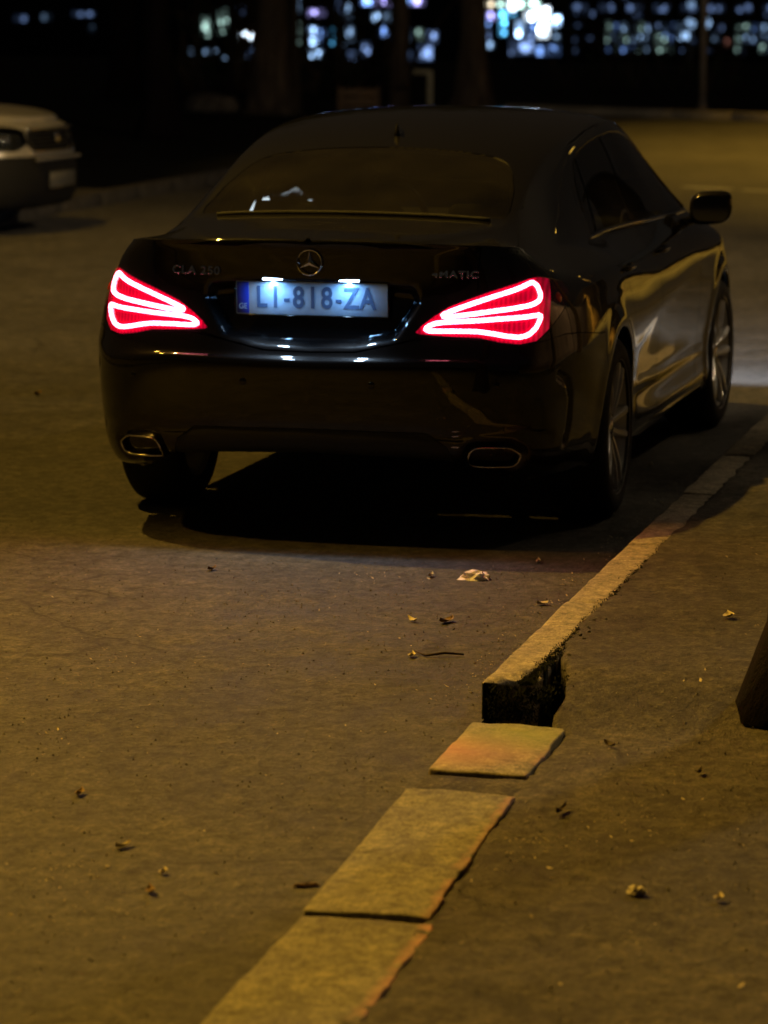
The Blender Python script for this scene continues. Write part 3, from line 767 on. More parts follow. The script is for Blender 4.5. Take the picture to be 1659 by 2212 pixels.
# ======================================================================
# ground, road, pavements, kerbs
# ======================================================================
rng=random.Random(7)
def grit(m,base_lo,base_hi,scale=1.0,bstr=.5,rough=(.75,.95),cracks=False):
    """mineral surface: patches, stains, fine aggregate"""
    L=m.node_tree.links
    big=noise(m,.45*scale,5,.6,'Object',.4); mid=noise(m,3.5*scale,6,.65); fine=noise(m,70*scale,4,.8); clod=noise(m,17*scale,5,.7); spk=noise(m,160*scale,2,.6)
    c1=ramp(m,big,[(.30,base_lo),(.70,base_hi)])
    c2=mixc(m,.75,c1,ramp(m,mid,[(.28,(.42,.40,.38)),(.5,(.8,.8,.8)),(.72,(1.25,1.22,1.18))]),'MULTIPLY')
    c3=mixc(m,.9,c2,ramp(m,fine,[(.33,(.45,.45,.45)),(.55,(1,1,1)),(.74,(1.8,1.75,1.65))]),'MULTIPLY')
    c3=mixc(m,.9,c3,ramp(m,clod,[(.30,(.42,.40,.37)),(.5,(1,1,1)),(.70,(1.7,1.65,1.55))]),'MULTIPLY')
    if cracks:
        tc=nd(m,"ShaderNodeTexCoord"); dn=nd(m,"ShaderNodeTexNoise"); dn.inputs["Scale"].default_value=3.5; dn.inputs["Detail"].default_value=5; L.new(tc.outputs["Object"],dn.inputs["Vector"])
        mv=nd(m,"ShaderNodeMix",data_type='RGBA',blend_type='MIX'); mv.inputs[0].default_value=.22; L.new(tc.outputs["Object"],mv.inputs[6]); L.new(dn.outputs["Color"],mv.inputs[7])
        vo=nd(m,"ShaderNodeTexVoronoi",feature='DISTANCE_TO_EDGE'); vo.inputs["Scale"].default_value=1.1; L.new(mv.outputs[2],vo.inputs["Vector"])
        ck=mathn(m,'MULTIPLY',ramp(m,vo.outputs["Distance"],[(.0,(1,1,1)),(.012,(0,0,0))]),ramp(m,noise(m,.9,3),[(.45,(0,0,0)),(.6,(1,1,1))]),True)
        c3=mixc(m,mathn(m,'MULTIPLY',ck,.7),c3,(.012,.011,.009))
        st=ramp(m,noise(m,1.6,4,.6,'Object',1.2),[(.62,(0,0,0)),(.70,(.55,.55,.55))]); c3=mixc(m,st,c3,tuple(v*.45 for v in base_lo))
    c4=mixc(m,ramp(m,spk,[(.68,(0,0,0)),(.74,(.6,.6,.6))]),c3,tuple(min(1,v*2.6) for v in base_hi))
    setin(m,"Base Color",c4)
    setin(m,"Roughness",ramp(m,mid,[(.3,(rough[0],)*3),(.7,(rough[1],)*3)]))
    h=mathn(m,'ADD',mathn(m,'ADD',mathn(m,'MULTIPLY',mid,1.3),mathn(m,'MULTIPLY',clod,.9)),mathn(m,'MULTIPLY',fine,.55)); h=mathn(m,'ADD',h,mathn(m,'MULTIPLY',spk,.22))
    setin(m,"Normal",bump(m,h,bstr,.012))
    return m
ASPHALT=grit(mat("worn asphalt",spec=.25),(.052,.049,.045),(.082,.077,.070),1,1.0,cracks=True)
DIRTPAVE=grit(mat("dusty broken pavement",spec=.2),(.048,.043,.036),(.086,.078,.064),1.2,1.0,cracks=True)
EARTH=grit(mat("dark park soil",spec=.1),(.010,.011,.009),(.018,.018,.014),.6,.6)
def stone_mat(name,lo,hi,moss=0):
    m=grit(mat(name,spec=.25),lo,hi,2.2,.35,(.7,.92)); 
    L=m.node_tree.links; c=pb(m).inputs["Base Color"].links[0].from_socket
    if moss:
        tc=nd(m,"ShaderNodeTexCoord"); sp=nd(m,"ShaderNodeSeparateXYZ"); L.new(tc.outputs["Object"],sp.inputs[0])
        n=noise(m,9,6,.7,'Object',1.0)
        # pinkish tint along the pavement edge, broken up by noise
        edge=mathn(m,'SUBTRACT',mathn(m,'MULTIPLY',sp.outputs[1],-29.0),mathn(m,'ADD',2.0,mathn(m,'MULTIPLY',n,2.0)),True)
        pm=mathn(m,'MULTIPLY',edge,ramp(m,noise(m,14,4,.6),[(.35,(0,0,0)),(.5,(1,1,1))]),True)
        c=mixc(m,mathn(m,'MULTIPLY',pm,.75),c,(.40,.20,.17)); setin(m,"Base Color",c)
    return m
KERB=stone_mat("worn concrete kerb",(.20,.175,.13),(.31,.27,.20))
SLAB=stone_mat("concrete slab with pinkish edge",(.13,.12,.085),(.20,.185,.13),1)
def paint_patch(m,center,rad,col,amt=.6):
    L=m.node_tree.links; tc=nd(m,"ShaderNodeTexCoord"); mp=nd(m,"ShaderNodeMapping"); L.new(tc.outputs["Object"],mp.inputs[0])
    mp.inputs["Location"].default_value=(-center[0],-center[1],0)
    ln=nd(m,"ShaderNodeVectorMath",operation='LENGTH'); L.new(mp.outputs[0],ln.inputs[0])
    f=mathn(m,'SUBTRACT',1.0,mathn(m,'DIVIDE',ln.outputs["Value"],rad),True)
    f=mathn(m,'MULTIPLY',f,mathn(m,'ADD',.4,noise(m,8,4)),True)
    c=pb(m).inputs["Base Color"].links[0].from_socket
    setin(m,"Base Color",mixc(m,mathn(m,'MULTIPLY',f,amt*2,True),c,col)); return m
SLAB_RED=paint_patch(paint_patch(stone_mat("slab with red and yellow green tints",(.17,.15,.11),(.24,.21,.155),1),(-.05,.10),.24,(.40,.19,.16),.38),(.15,-.03),.24,(.17,.185,.06),.42)

def vnoise(x,y,s=1.0):
    from mathutils import noise as N
    return N.noise(Vector((x*s,y*s,.37)))
# the wide ground sheet: flat round the road, falling away beyond the park to the lower town
g=MB(); xs=[-400,-60,-20,0,40,60,80,95,110,125,140,170,260,420,900,1500]; ys=[-900,-300,-120,-60,-30,-15,0,15,30,60,120,300,900]
def gz(x): return -.14-9.2*float(sstep(92,140,np.array(x*1.0)))
g.add([(x,y,gz(x)) for x in xs for y in ys],[(i*len(ys)+j,(i+1)*len(ys)+j,(i+1)*len(ys)+j+1,i*len(ys)+j+1) for i in range(len(xs)-1) for j in range(len(ys)-1)])
tag(g.build("ground",EARTH),kind="structure")
# road: the street with the parked car and the crossing street beyond; its far edge is a straight kerb
FK0=Vector((44.6,12.0,0)); FKD=Vector((-.5165,-.8563,0)).normalized()
def fk(t): return FK0+FKD*t
rd_=MB()
a,b=fk(-14),fk(34)
rd_.add([(-40,-1.21,0),(-3.80,-1.21,0),(-3.78,-1.128,0),(-3.58,-1.128,0),(-3.55,-1.19,0),(24.0,-1.19,0),(22,-18.0,0),(tuple(b)[0],tuple(b)[1],0),(fk(6.6).x,fk(6.6).y,0),(fk(6.6).x-1.2,6.45,0),(-40,6.45,0)],[tuple(range(11))])
road=rd_.build("road",ASPHALT); tag(road,kind="structure")
# worn pale marking on the crossing street
WHITE=grit(mat("worn white road paint",spec=.3),(.22,.22,.2),(.4,.39,.36),3,.3)
mk=MB(); c0=Vector((21.3,1.75,.004)); d=Vector((-.52,-.854,0)); q=Vector((.854,-.52,0))*.07
for k in range(5):
    A=c0+d*(k*.72-.3); B=A+d*.60; mk.add([A-q,B-q,B+q,A+q],[(0,1,2,3)])
tag(mk.build("road_marking",WHITE),kind="structure")
# near pavement on the right: its edge is broken and lies over the kerb stones
def pedge(x):
    e=float(np.interp(x,[-14,-5.7,-4.45,-3.95,-3.80,-3.72,-3.52,-3.35,-3.15,-2.9,-2.3,-1,30],[-1.448,-1.418,-1.372,-1.372,-1.372,-1.325,-1.32,-1.30,-1.245,-1.226,-1.226,-1.228,-1.228]))
    return e+.012*vnoise(x,0,9)+.008*vnoise(x,5,31)-(.012*abs(vnoise(x,9,14)) if x<-3.4 else 0)
def pz(x,y):
    base=.020+.084*float(sstep(-3.82,-3.30,np.array(x)))*1.0
    m=float(np.clip((-y-1.3)/.5,0,1))
    return base+.006*vnoise(x,y,3)+.004*vnoise(x,y,11)-.0*m
xs=list(np.linspace(-14,-7,24))+list(np.linspace(-6.97,-1.5,340))+list(np.linspace(-1.45,4,140))+list(np.linspace(4.2,24,60))
off=[0,.006,.015,.03,.05,.08,.12,.17,.24,.33,.45,.6,.8,1.1,1.5,2.1,3,4.5,7,11,17]
P=MB(); V=[]
for x in xs:
    e=pedge(x); V.append((x,e+.004,-.08))
    for i,o_ in enumerate(off):
        z=pz(x,e-o_)
        if i==0: z-=.010
        if i==1: z-=.003
        V.append((x,e-o_+(.006*vnoise(x,o_,40) if 0<i<6 else 0),z))
m_=len(off)+1
P.add(V,[(i*m_+j,i*m_+j+1,(i+1)*m_+j+1,(i+1)*m_+j) for i in range(len(xs)-1) for j in range(m_-1)])
pave=recalc(P.build("pavement",DIRTPAVE)); tag(pave,kind="structure")
# kerb bed + stones
kb=MB(); kb.box((-1.0,-1.28,-.085),(26,.36,.05)); 
kerb=kb.build("kerb",EARTH,None,False); tag(kerb,kind="structure")
MOSS_SHADE=mat("dark moss and painted shade",(.007,.009,.004),.95,0,.1)  # moss colour, also used to paint shade on the kerb's broken end
def stone(x0,x1,y0,y1,z0,z1,seed,material,name="kerb_stone",rough=.004,rot=0,chip=.0):
    """worn block: subdivided box with rounded, chipped edges, local origin at its middle"""
    cx,cy=(x0+x1)/2,(y0+y1)/2; lx,ly,lz=(x1-x0),(y1-y0),(z1-z0)
    bm=bmesh.new(); bmesh.ops.create_cube(bm,size=1); bmesh.ops.scale(bm,vec=(lx,ly,lz),verts=bm.verts)
    bmesh.ops.bevel(bm,geom=bm.edges[:],offset=.006,segments=2,profile=.6,affect='EDGES')
    ex=[e for e in bm.edges if abs(e.verts[0].co.x-e.verts[1].co.x)>.2]; bmesh.ops.subdivide_edges(bm,edges=ex,cuts=max(6,int(lx/.028)))
    ey=[e for e in bm.edges if abs(e.verts[0].co.y-e.verts[1].co.y)>.05]; bmesh.ops.subdivide_edges(bm,edges=ey,cuts=5 if ly>.15 else 3)
    for v in bm.verts:
        x,y,z=v.co; n=vnoise(x*1+seed*7.3,y+seed,13); n2=vnoise(x+seed*3.1,y-seed,5)
        top=z>0
        if top: v.co.z+=rough*n+rough*.8*n2
        if y<-ly/2+.03:   # pavement side: ragged
            v.co.y+=(.006+chip)*max(0,vnoise(x+seed,1.7,7)+.1)+ .005*vnoise(x-seed,2.2,33)
            if top: v.co.z-=.010*max(0,vnoise(x+seed,3.7,20))
        if y>ly/2-.02: v.co.y-=.004*max(0,vnoise(x+seed,6.7,9))
        if abs(x)>lx/2-.02: v.co.x+=.006*vnoise(seed,y,18)*(1)
        if seed==1:      # this end is broken off on a slant, lower on the pavement side
            t_=min(1,max(0,(ly/2-.018-y)/ly)); lim=-lx/2+(.30*t_**1.2)*(1 if top else .55)+.022*vnoise(y,z,28)*(t_>0)
            if v.co.x<lim:
                if top: v.co.z-=.035*t_+.012*abs(vnoise(x,y,40))*(t_>.05)
                v.co.x=lim+(v.co.x-lim)*.12
    me=bpy.data.meshes.new(name); bm.to_mesh(me); bm.free(); me.materials.append(material)
    if seed==1:      # the broken end is blackened: soil, and the gap's shade painted in
        me.materials.append(MOSS_SHADE)
        for p_ in me.polygons:
            if p_.center.x<-lx/2+.03+.03*vnoise(p_.center.y,p_.center.z,30) and p_.normal.z<.6 or (p_.center.y<-ly/2+.01 and p_.center.x<-lx/2+.4): p_.material_index=1
    me.polygons.foreach_set("use_smooth",[True]*len(me.polygons))
    o=bpy.data.objects.new(name,me); link(o,kerb); o.location=(cx,cy,(z0+z1)/2); o.rotation_euler=(0,0,rot); return o
xj=[-3.60,-2.355,-1.245,-.04,1.02,2.14,3.27,4.40,5.53,6.66,7.79,8.92,10.05]
for k in range(len(xj)-1):
    dz=rng.uniform(-.003,.003)
    o=stone(xj[k]+.009,xj[k+1]-.009,-1.245,-1.118+rng.uniform(-.003,.003),-.09,.100+dz,k+1,KERB,chip=.006 if k else .022)
    o.rotation_euler=(rng.uniform(-.01,.01),rng.uniform(-.004,.004),rng.uniform(-.004,.004))
stone(-4.315,-3.755,-1.378,-1.135,-.06,.027,21,SLAB_RED,"kerb_slab",rot=R(1.0),chip=.005)["label"]="short slab with red and yellow green tints"
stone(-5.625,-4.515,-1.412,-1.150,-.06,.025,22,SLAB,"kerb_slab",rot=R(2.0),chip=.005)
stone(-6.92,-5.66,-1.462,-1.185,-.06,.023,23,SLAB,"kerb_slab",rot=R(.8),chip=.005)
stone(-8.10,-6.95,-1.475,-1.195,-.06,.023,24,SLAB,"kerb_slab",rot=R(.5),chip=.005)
stone(-4.500,-4.335,-1.385,-1.14,-.06,.019,25,DIRTPAVE,"joint_filling",.008)
# broken bits at the gap before the raised kerb
bits=MB()
for k in range(46):
    x=rng.uniform(-3.80,-3.55); y=rng.uniform(-1.33,-1.15); s_=rng.uniform(.004,.014); 
    bits.rbox((x,y,-.058+s_/2),(s_*1.6,s_,s_),s_*.25,1,Matrix.Rotation(rng.uniform(0,3),3,'Z'))
for k in range(14):
    x=rng.uniform(-3.55,-2.6); y=-1.26+rng.gauss(0,.015); s_=rng.uniform(.003,.007)
    bits.rbox((x,y,.106),(s_*1.8,s_,s_),s_*.25,1,Matrix.Rotation(rng.uniform(0,3),3,'Z'))
tag(bits.build("broken_kerb_rubble",DIRTPAVE,None,False),"crumbled bits of concrete in the gap of the kerb","rubble",kind="stuff")
# moss and dirt grown over the pavement side of the raised kerb
ms=MB()
def tuft(mb,x,y,z,h,n):
    for _ in range(n):
        a=rng.uniform(0,6.28); l=h*rng.uniform(.5,1.2); dx,dy=math.cos(a)*l*.7,math.sin(a)*l*.7; w=.0022
        p=Vector((x+rng.gauss(0,.008),y+rng.gauss(0,.006),z)); q=Vector((-math.sin(a),math.cos(a),0))*w
        mb.add([p-q,p+q,p+Vector((dx,dy,l*.8))],[(0,1,2)])
for k in range(1500):
    x=-3.60+2.6*rng.random()**2.6; f=.5+.8*max(0,vnoise(x,3,6)+.3); tuft(ms,x,-1.236+rng.gauss(0,.009*f),.097+.005*rng.random(),.0065,3)
for k in range(420):
    tuft(ms,rng.uniform(-3.625,-3.59),rng.uniform(-1.30,-1.14),rng.uniform(.0,.09),.014,4)  # tufts over the broken end deepen its painted shade
for k in range(70):
    tuft(ms,rng.uniform(-3.75,-3.2),-1.30+rng.gauss(0,.02),.07+.03*rng.random(),.008,4)
tag(ms.build("moss",MOSS_SHADE,None,False),"dark moss and painted shade along the pavement side and broken end of the raised kerb","moss",kind="stuff")
# left pavement with its kerb, right far kerb
lp=MB(); lp.box((-8,12.5,.03),(52,11.9,.12)); tag(lp.build("left_pavement",DIRTPAVE,None,False),kind="structure")
lk=empty("left_kerb",(0,0,0)); lk["kind"]="structure"
for k in range(25):
    x=-6+1.12*k
    b=MB(); b.rbox((0,0,0),(1.10,.14,.20),.012,2); o=b.build("kerb_stone",DIRTPAVE,lk); o.location=(x,6.50,.02)
farp=empty("far_kerb",(0,0,0)); farp["kind"]="structure"
ang=math.atan2(FKD.y,FKD.x)
for k in range(28):
    p=fk(5.5+1.13*k); b=MB(); b.rbox((0,0,0),(1.10,.22,.28),.012,2); o=b.build("kerb_stone",KERB,farp)
    o.location=(p.x,p.y,-.02+.004*rng.random()); o.rotation_euler=(0,0,ang)

# ======================================================================
# litter on the ground
# ======================================================================
def crumple(name,loc,size,material,seed,flat=.5):
    bm=bmesh.new(); bmesh.ops.create_icosphere(bm,subdivisions=3,radius=1)
    for v in bm.verts:
        n=v.co.normalized(); r=1+.55*vnoise(n.x*2+seed,n.y*2+n.z*3,1.3)+.3*vnoise(n.x*5+seed,n.y*5+n.z*4,1.5)
        v.co=Vector((n.x*size[0]*r,n.y*size[1]*r,max(-.0,n.z*size[2]*r)+.001))
    me=bpy.data.meshes.new(name); bm.to_mesh(me); bm.free(); me.materials.append(material); o=bpy.data.objects.new(name,me); link(o); o.location=loc; o.rotation_euler=(0,0,seed); return o
TISSUE=mat("white pink tissue",(.8,.76,.78),.85,0,.1); _n=noise(TISSUE,18,3); setin(TISSUE,"Base Color",ramp(TISSUE,_n,[(.35,(.80,.66,.85)),(.6,(.84,.86,.98))]))
o=crumple("paper_tissue",(-1.47,-.67,0),(.045,.030,.028),TISSUE,1.3); o.rotation_euler=(0,0,-HEAD-1.2); tag(o,"crumpled pinkish white tissue on the asphalt behind the black car","tissue")
LEAF=mat("dry brown leaf",(.16,.10,.045),.8,0,.2); LEAFP=mat("pale dry leaf",(.42,.36,.24),.75,0,.2); LEAFD=mat("dark wet leaf",(.03,.018,.01),.7,0,.2)
def leaf(loc,l,w,rz,material,label,curl=.3,name="dry_leaf",cat="leaf"):
    mb=MB(); n=7; V=[]
    for i in range(n):
        t=i/(n-1)*2-1; ww=w*(1-t*t)**.6*(1+.2*math.sin(5*t+rz)); z=.004+curl*l*t*t*.5
        V+=[(t*l/2,-ww/2,z+.006*curl*3),(t*l/2,0,z*.6),(t*l/2,ww/2,z+.004*curl)]
    mb.add(V,[(i*3+j,i*3+j+1,(i+1)*3+j+1,(i+1)*3+j) for i in range(n-1) for j in range(2)])
    o=mb.build(name,material); o.location=loc; o.rotation_euler=(rng.uniform(-.1,.1),0,rz); tag(o,label,cat); return o
PZ=lambda x,y: pz(x,y)+.003 if y<-1.3 else .001
LV=[(-2.25,-.74,.075,.03,.9,LEAF,"largest curled brown leaf, on the asphalt between the car shadow and the broken kerb"),
 (-2.26,-.64,.055,.012,1.9,LEAFP,"thin pale leaf just left of the largest brown leaf"),
 (-2.81,-.76,.045,.02,1.3,LEAFP,"pale leaf fragment lying left of a dark twig near the kerb gap"),
 (-1.46,-.52,.045,.016,1.2,LEAFP,"small pale leaf left of the crumpled tissue"),
 (-1.88,-.96,.04,.03,.4,LEAFP,"bright curled leaf beside the kerb's second joint"),
 (-5.13,-.64,.055,.018,.9,LEAFP,"pale twisted leaf on the road, leftmost of three left of the flush slabs"),
 (-5.33,-.79,.03,.018,1.3,LEAFP,"small pale leaf, middle one of three left of the flush slabs"),
 (-5.49,-.81,.05,.018,1.6,LEAF,"brown folded leaf, nearest of three left of the flush slabs"),
 (-4.67,-.39,.05,.02,1.3,LEAF,"brown leaf at the left of the foreground road"),
 (-4.20,-1.77,.045,.016,1.2,LEAFD,"dark leaf on the pavement right of the short slab"),
 (-2.57,-1.62,.055,.03,1.5,LEAFP,"pale leaf on the pavement near the dark tree trunk"),
 (-5.36,-1.97,.035,.02,1.2,LEAFP,"small pale leaf far right on the foreground pavement"),
 (-3.93,-1.51,.045,.012,2.0,LEAFD,"dark curled leaf on the pavement right of the short slab's corner"),
 (-4.66,-1.52,.08,.014,1.1,LEAFD,"dark narrow leaf right of the long slab's far end"),
 (1.34,-.79,.05,.02,1.2,LEAFP,"pale leaf in the car's shadow beside the rear wheel"),
 (3.08,2.33,.07,.03,1.2,LEAF,"leaf alone on the lit road left of the black car"),
 (-1.51,.19,.05,.02,1.0,LEAF,"brown leaf behind the left exhaust on the grey lit asphalt"),
 (-1.10,-.80,.05,.015,1.4,LEAFP,"pale leaf at the edge of the car's shadow by the kerb")]
for x,y,l,w,rz,m_,lab in LV: leaf((x,y,PZ(x,y)),l,w,rz-1.2,m_,lab)
tw=MB(); tw.tube([(-2.76,-.90,.006),(-2.78,-.85,.012),(-2.80,-.80,.006),(-2.76,-.76,.01)],[.003,.004,.004,.002],6); tag(tw.build("twig",LEAFD),"dark twig on the asphalt near the gap in the kerb","twig")
PEB=mat("pale pebble",(.42,.38,.28),.8)
o=crumple("pebble",(-5.34,-1.80,PZ(-5.34,-1.8)),(.020,.016,.016),PEB,4.2); tag(o,"pale yellowish pebble on the foreground pavement","pebble")
o=crumple("cigarette_stub",(-5.36,-1.11,.001),(.026,.008,.008),LEAF,2.2); o.rotation_euler=(0,0,-1.0); tag(o,"brown cigarette stub beside the nearest slab joint","cigarette stub")
# loose straw, chips and grit: nobody could count it
def inscatter(mb,n,xr,yr,clusters,smin,smax,zf):
    cl=[(rng.uniform(*xr),rng.uniform(*yr)) for _ in range(clusters)]
    for k in range(n):
        if rng.random()<.55 and cl:
            c=rng.choice(cl); x,y=c[0]+rng.gauss(0,.10),c[1]+rng.gauss(0,.07)
        else: x,y=rng.uniform(*xr),rng.uniform(*yr)
        if not(yr[0]<y<yr[1]): continue
        s_=rng.uniform(smin,smax)*(1 if rng.random()<.93 else 1.8); a=rng.uniform(0,6.28); z=zf(x,y)
        ca,sa=math.cos(a),math.sin(a); w=s_*rng.uniform(.15,.6)
        p=Vector((x,y,z)); u=Vector((ca,sa,rng.uniform(-.2,.3)))*s_; v=Vector((-sa,ca,rng.uniform(-.2,.3)))*w
        mb.add([p-u*.5,p+v*.5,p+u*.5+Vector((0,0,s_*.3)),p-v*.5+Vector((0,0,s_*.15))],[(0,1,2,3)])
STRAW=mat("dry straw and chips",(.20,.165,.10),.85,0,.2); _n=noise(STRAW,3,2,.5); setin(STRAW,"Base Color",ramp(STRAW,_n,[(.4,(.10,.08,.05)),(.6,(.42,.36,.25))]))
ls=MB(); inscatter(ls,3400,(-8,-1.0),(-3.6,-1.42),46,.004,.013,lambda x,y: pz(x,y)+.001); tag(ls.build("pavement_litter",STRAW,None,False),"dry straw and chips scattered over the pavement","litter",kind="stuff")
ls=MB(); inscatter(ls,2600,(-8,-1.2),(-1.12,2.0),40,.003,.010,lambda x,y:.001); tag(ls.build("road_grit",STRAW,None,False),"grit and chips scattered over the asphalt","grit",kind="stuff")
ls=MB(); inscatter(ls,900,(-3.5,1.0),(-1.115,-.93),20,.004,.011,lambda x,y:.001); tag(ls.build("gutter_litter",STRAW,None,False),"dry bits and grit gathered in the gutter along the raised kerb","litter",kind="stuff")
gr=MB()
for k in range(7000):
    x=rng.uniform(-8,-.5); y=rng.uniform(-3.4,2.2)
    if -1.47<y<-1.10: continue
    z=PZ(x,y)-.001; s_=rng.uniform(.0015,.0045); a=rng.uniform(0,6)
    P3=[Vector((x+s_*math.cos(a+i*2.09),y+s_*math.sin(a+i*2.09),z)) for i in range(3)]+[Vector((x,y,z+s_*1.1))]
    gr.add(P3,[(0,1,3),(1,2,3),(2,0,3)])
tag(gr.build("gravel",grit(mat("grey gravel grains",spec=.2),(.07,.065,.055),(.14,.13,.11),4,.2),None,False),"small grey gravel grains loose on road and pavement","gravel",kind="stuff")

# ======================================================================
# trees
# ======================================================================
BARK=mat("dark rough bark",(.045,.035,.026),.95,0,.1)
_a=noise(BARK,7,8,.7,'Object',.5,(1,1,.18)); setin(BARK,"Base Color",ramp(BARK,_a,[(.3,(.022,.018,.013)),(.55,(.08,.06,.042)),(.75,(.16,.125,.085))])); setin(BARK,"Normal",bump(BARK,_a,1.0,.05))
SHADEBARK=mat("bark with shade painted in",(.012,.008,.009),.95,0,.1); _a=noise(SHADEBARK,9,7,.7,'Object',.5,(1,1,.2)); setin(SHADEBARK,"Base Color",ramp(SHADEBARK,_a,[(.3,(.003,.002,.003)),(.7,(.011,.008,.009))])); setin(SHADEBARK,"Normal",bump(SHADEBARK,_a,1.0,.04))  # near-black copy of the bark, the trunks' shade put into the colour
LEAFM=[]
for nm,c in (("deep green foliage",(.020,.034,.012)),("olive foliage",(.035,.042,.014))):
    m=mat(nm,c,.6,0,.3); _n=noise(m,2.5,3); setin(m,"Base Color",ramp(m,_n,[(.3,tuple(v*.55 for v in c)),(.7,tuple(v*1.5 for v in c))])); LEAFM.append(m)
def tree(name,loc,r0,h,label,seed,bark=None,crown=True,lean=(0,0),flare=1.7,cr=2.6,nl=2200,first=3.2,group=None,cat="tree"):
    rg=random.Random(seed); t=empty(name,loc); tag(t,label,cat,group)
    mb=MB(); n=22; pts=[];rs=[]
    for i in range(n):
        q=i/(n-1); z=h*.62*q; pts.append((lean[0]*q+.10*vnoise(seed,z,.7)*q*3,lean[1]*q+.10*vnoise(z,seed,.7)*q*3,z-.05))
        rs.append(r0*(1-.5*q)*(1+(flare-1)*math.exp(-z/(.22+r0*.5))))
    nn=16; mb.tube(pts,rs,nn)
    V=[]
    for i,v in enumerate(mb.V):
        p=Vector(v); k=i//nn; c=Vector(pts[min(k,n-1)]); d=p-c
        a=math.atan2(d.y,d.x); f=1+.13*math.sin(a*3+seed)*(1 if k<5 else .4)+.10*vnoise(a*1.5+seed,p.z*1.2,1.6)
        V.append(tuple(c+d*f))
    mb.V=V; top=Vector(pts[-1])
    mb2=MB(); ends=[]
    for b in range(9):
        q=rg.uniform(first/(h*.62),1); q=min(q,1); base=Vector(pts[int(q*(n-1))]); a=rg.uniform(0,6.28)+b*.7
        L_=rg.uniform(.5,1)*cr; P_=[base]
        for s_ in range(1,6):
            f=s_/5; P_.append(base+Vector((math.cos(a)*L_*f+.2*rg.gauss(0,1)*f,math.sin(a)*L_*f+.2*rg.gauss(0,1)*f,L_*(.75*f)+.1*rg.gauss(0,1))))
        rr=r0*.42*(1-.4*q); mb2.tube(P_,[rr*(1-.75*i/5) for i in range(6)],6); ends+=P_[2:]
    mb.build("trunk",bark or BARK,t); mb2.build("branch",BARK,t)
    if crown:
        cm=MB(); cl=[e+Vector((rg.gauss(0,.5),rg.gauss(0,.5),rg.gauss(0,.4))) for e in ends for _ in range(2)]
        cl+=[top+Vector((rg.gauss(0,cr*.4),rg.gauss(0,cr*.4),rg.uniform(0,h*.35))) for _ in range(14)]
        for k in range(nl):
            c=cl[k%len(cl)]; s_=rg.uniform(.5,.9); p=c+Vector((rg.gauss(0,.45),rg.gauss(0,.45),rg.gauss(0,.35)))*s_
            u=Vector((rg.gauss(0,1),rg.gauss(0,1),rg.gauss(0,.6))).normalized()*rg.uniform(.08,.16); v=u.orthogonal().normalized()*rg.uniform(.04,.08)
            cm.add([p-u,p+v,p+u,p-v],[(0,1,2,3)])
        cm.build("crown",LEAFM[seed%2],t,False)
    return t
def W2C(X,Y,z=0):   # the park and town are laid out square to the far view: distance X, sideways Y
    c,s_=math.cos(HEAD),math.sin(HEAD); return (CAM_POS.x+c*X-s_*Y, CAM_POS.y+s_*X+c*Y, z)
GR="trees in the dark park"
tree("park_tree",W2C(58,1.86,-.14),.31,9,"broad dark trunk left of centre beyond the black car's roof",1,lean=(.1,.1),group=GR)
tree("park_tree",W2C(60,-.27,-.14),.165,8,"slim dark trunk behind the middle of the car roof, beside the bent post",2,lean=(0,.05),group=GR,flare=1.3)
tree("park_tree",W2C(57,-1.42,-.14),.25,9,"trunk with a widening lit base behind the car roof's right half",3,lean=(.0,.12),group=GR,flare=2.1)
tree("park_tree",W2C(62,1.55,-.14),.07,6,"thin sapling just right of the broad dark trunk",4,flare=1.2,cr=1.4,nl=500,group=GR)
tree("park_tree",W2C(48,3.1,-.14),.22,8,"dark trunk at the left between the silver car and the lights",5,SHADEBARK,group=GR)
tree("park_tree",W2C(66,4.9,-.14),.28,9,"dark trunk far left behind the silver car",6,SHADEBARK,group=GR)
tree("park_tree",W2C(63,2.75,-.14),.055,6,"thin dark stem left of the twin white lamps",8,flare=1.2,cr=1.5,nl=500,group=GR)
# the trunk whose dark side just enters at the right edge of the picture
tree("street_tree",(-3.40,-2.085,.08),.215,8,"dark out-of-focus tree trunk cut by the right edge of the pavement",7,SHADEBARK,lean=(.0,-.15),flare=1.6,first=3.8,nl=2600)
tree("street_tree",(4.6,-4.6,.08),.20,8,"street tree on the pavement right of the black car",9,first=3.2,nl=2600)
tree("street_tree",(.9,-5.8,.08),.24,9,"street tree by the wall right of the black car",10,first=3.6,nl=2600)
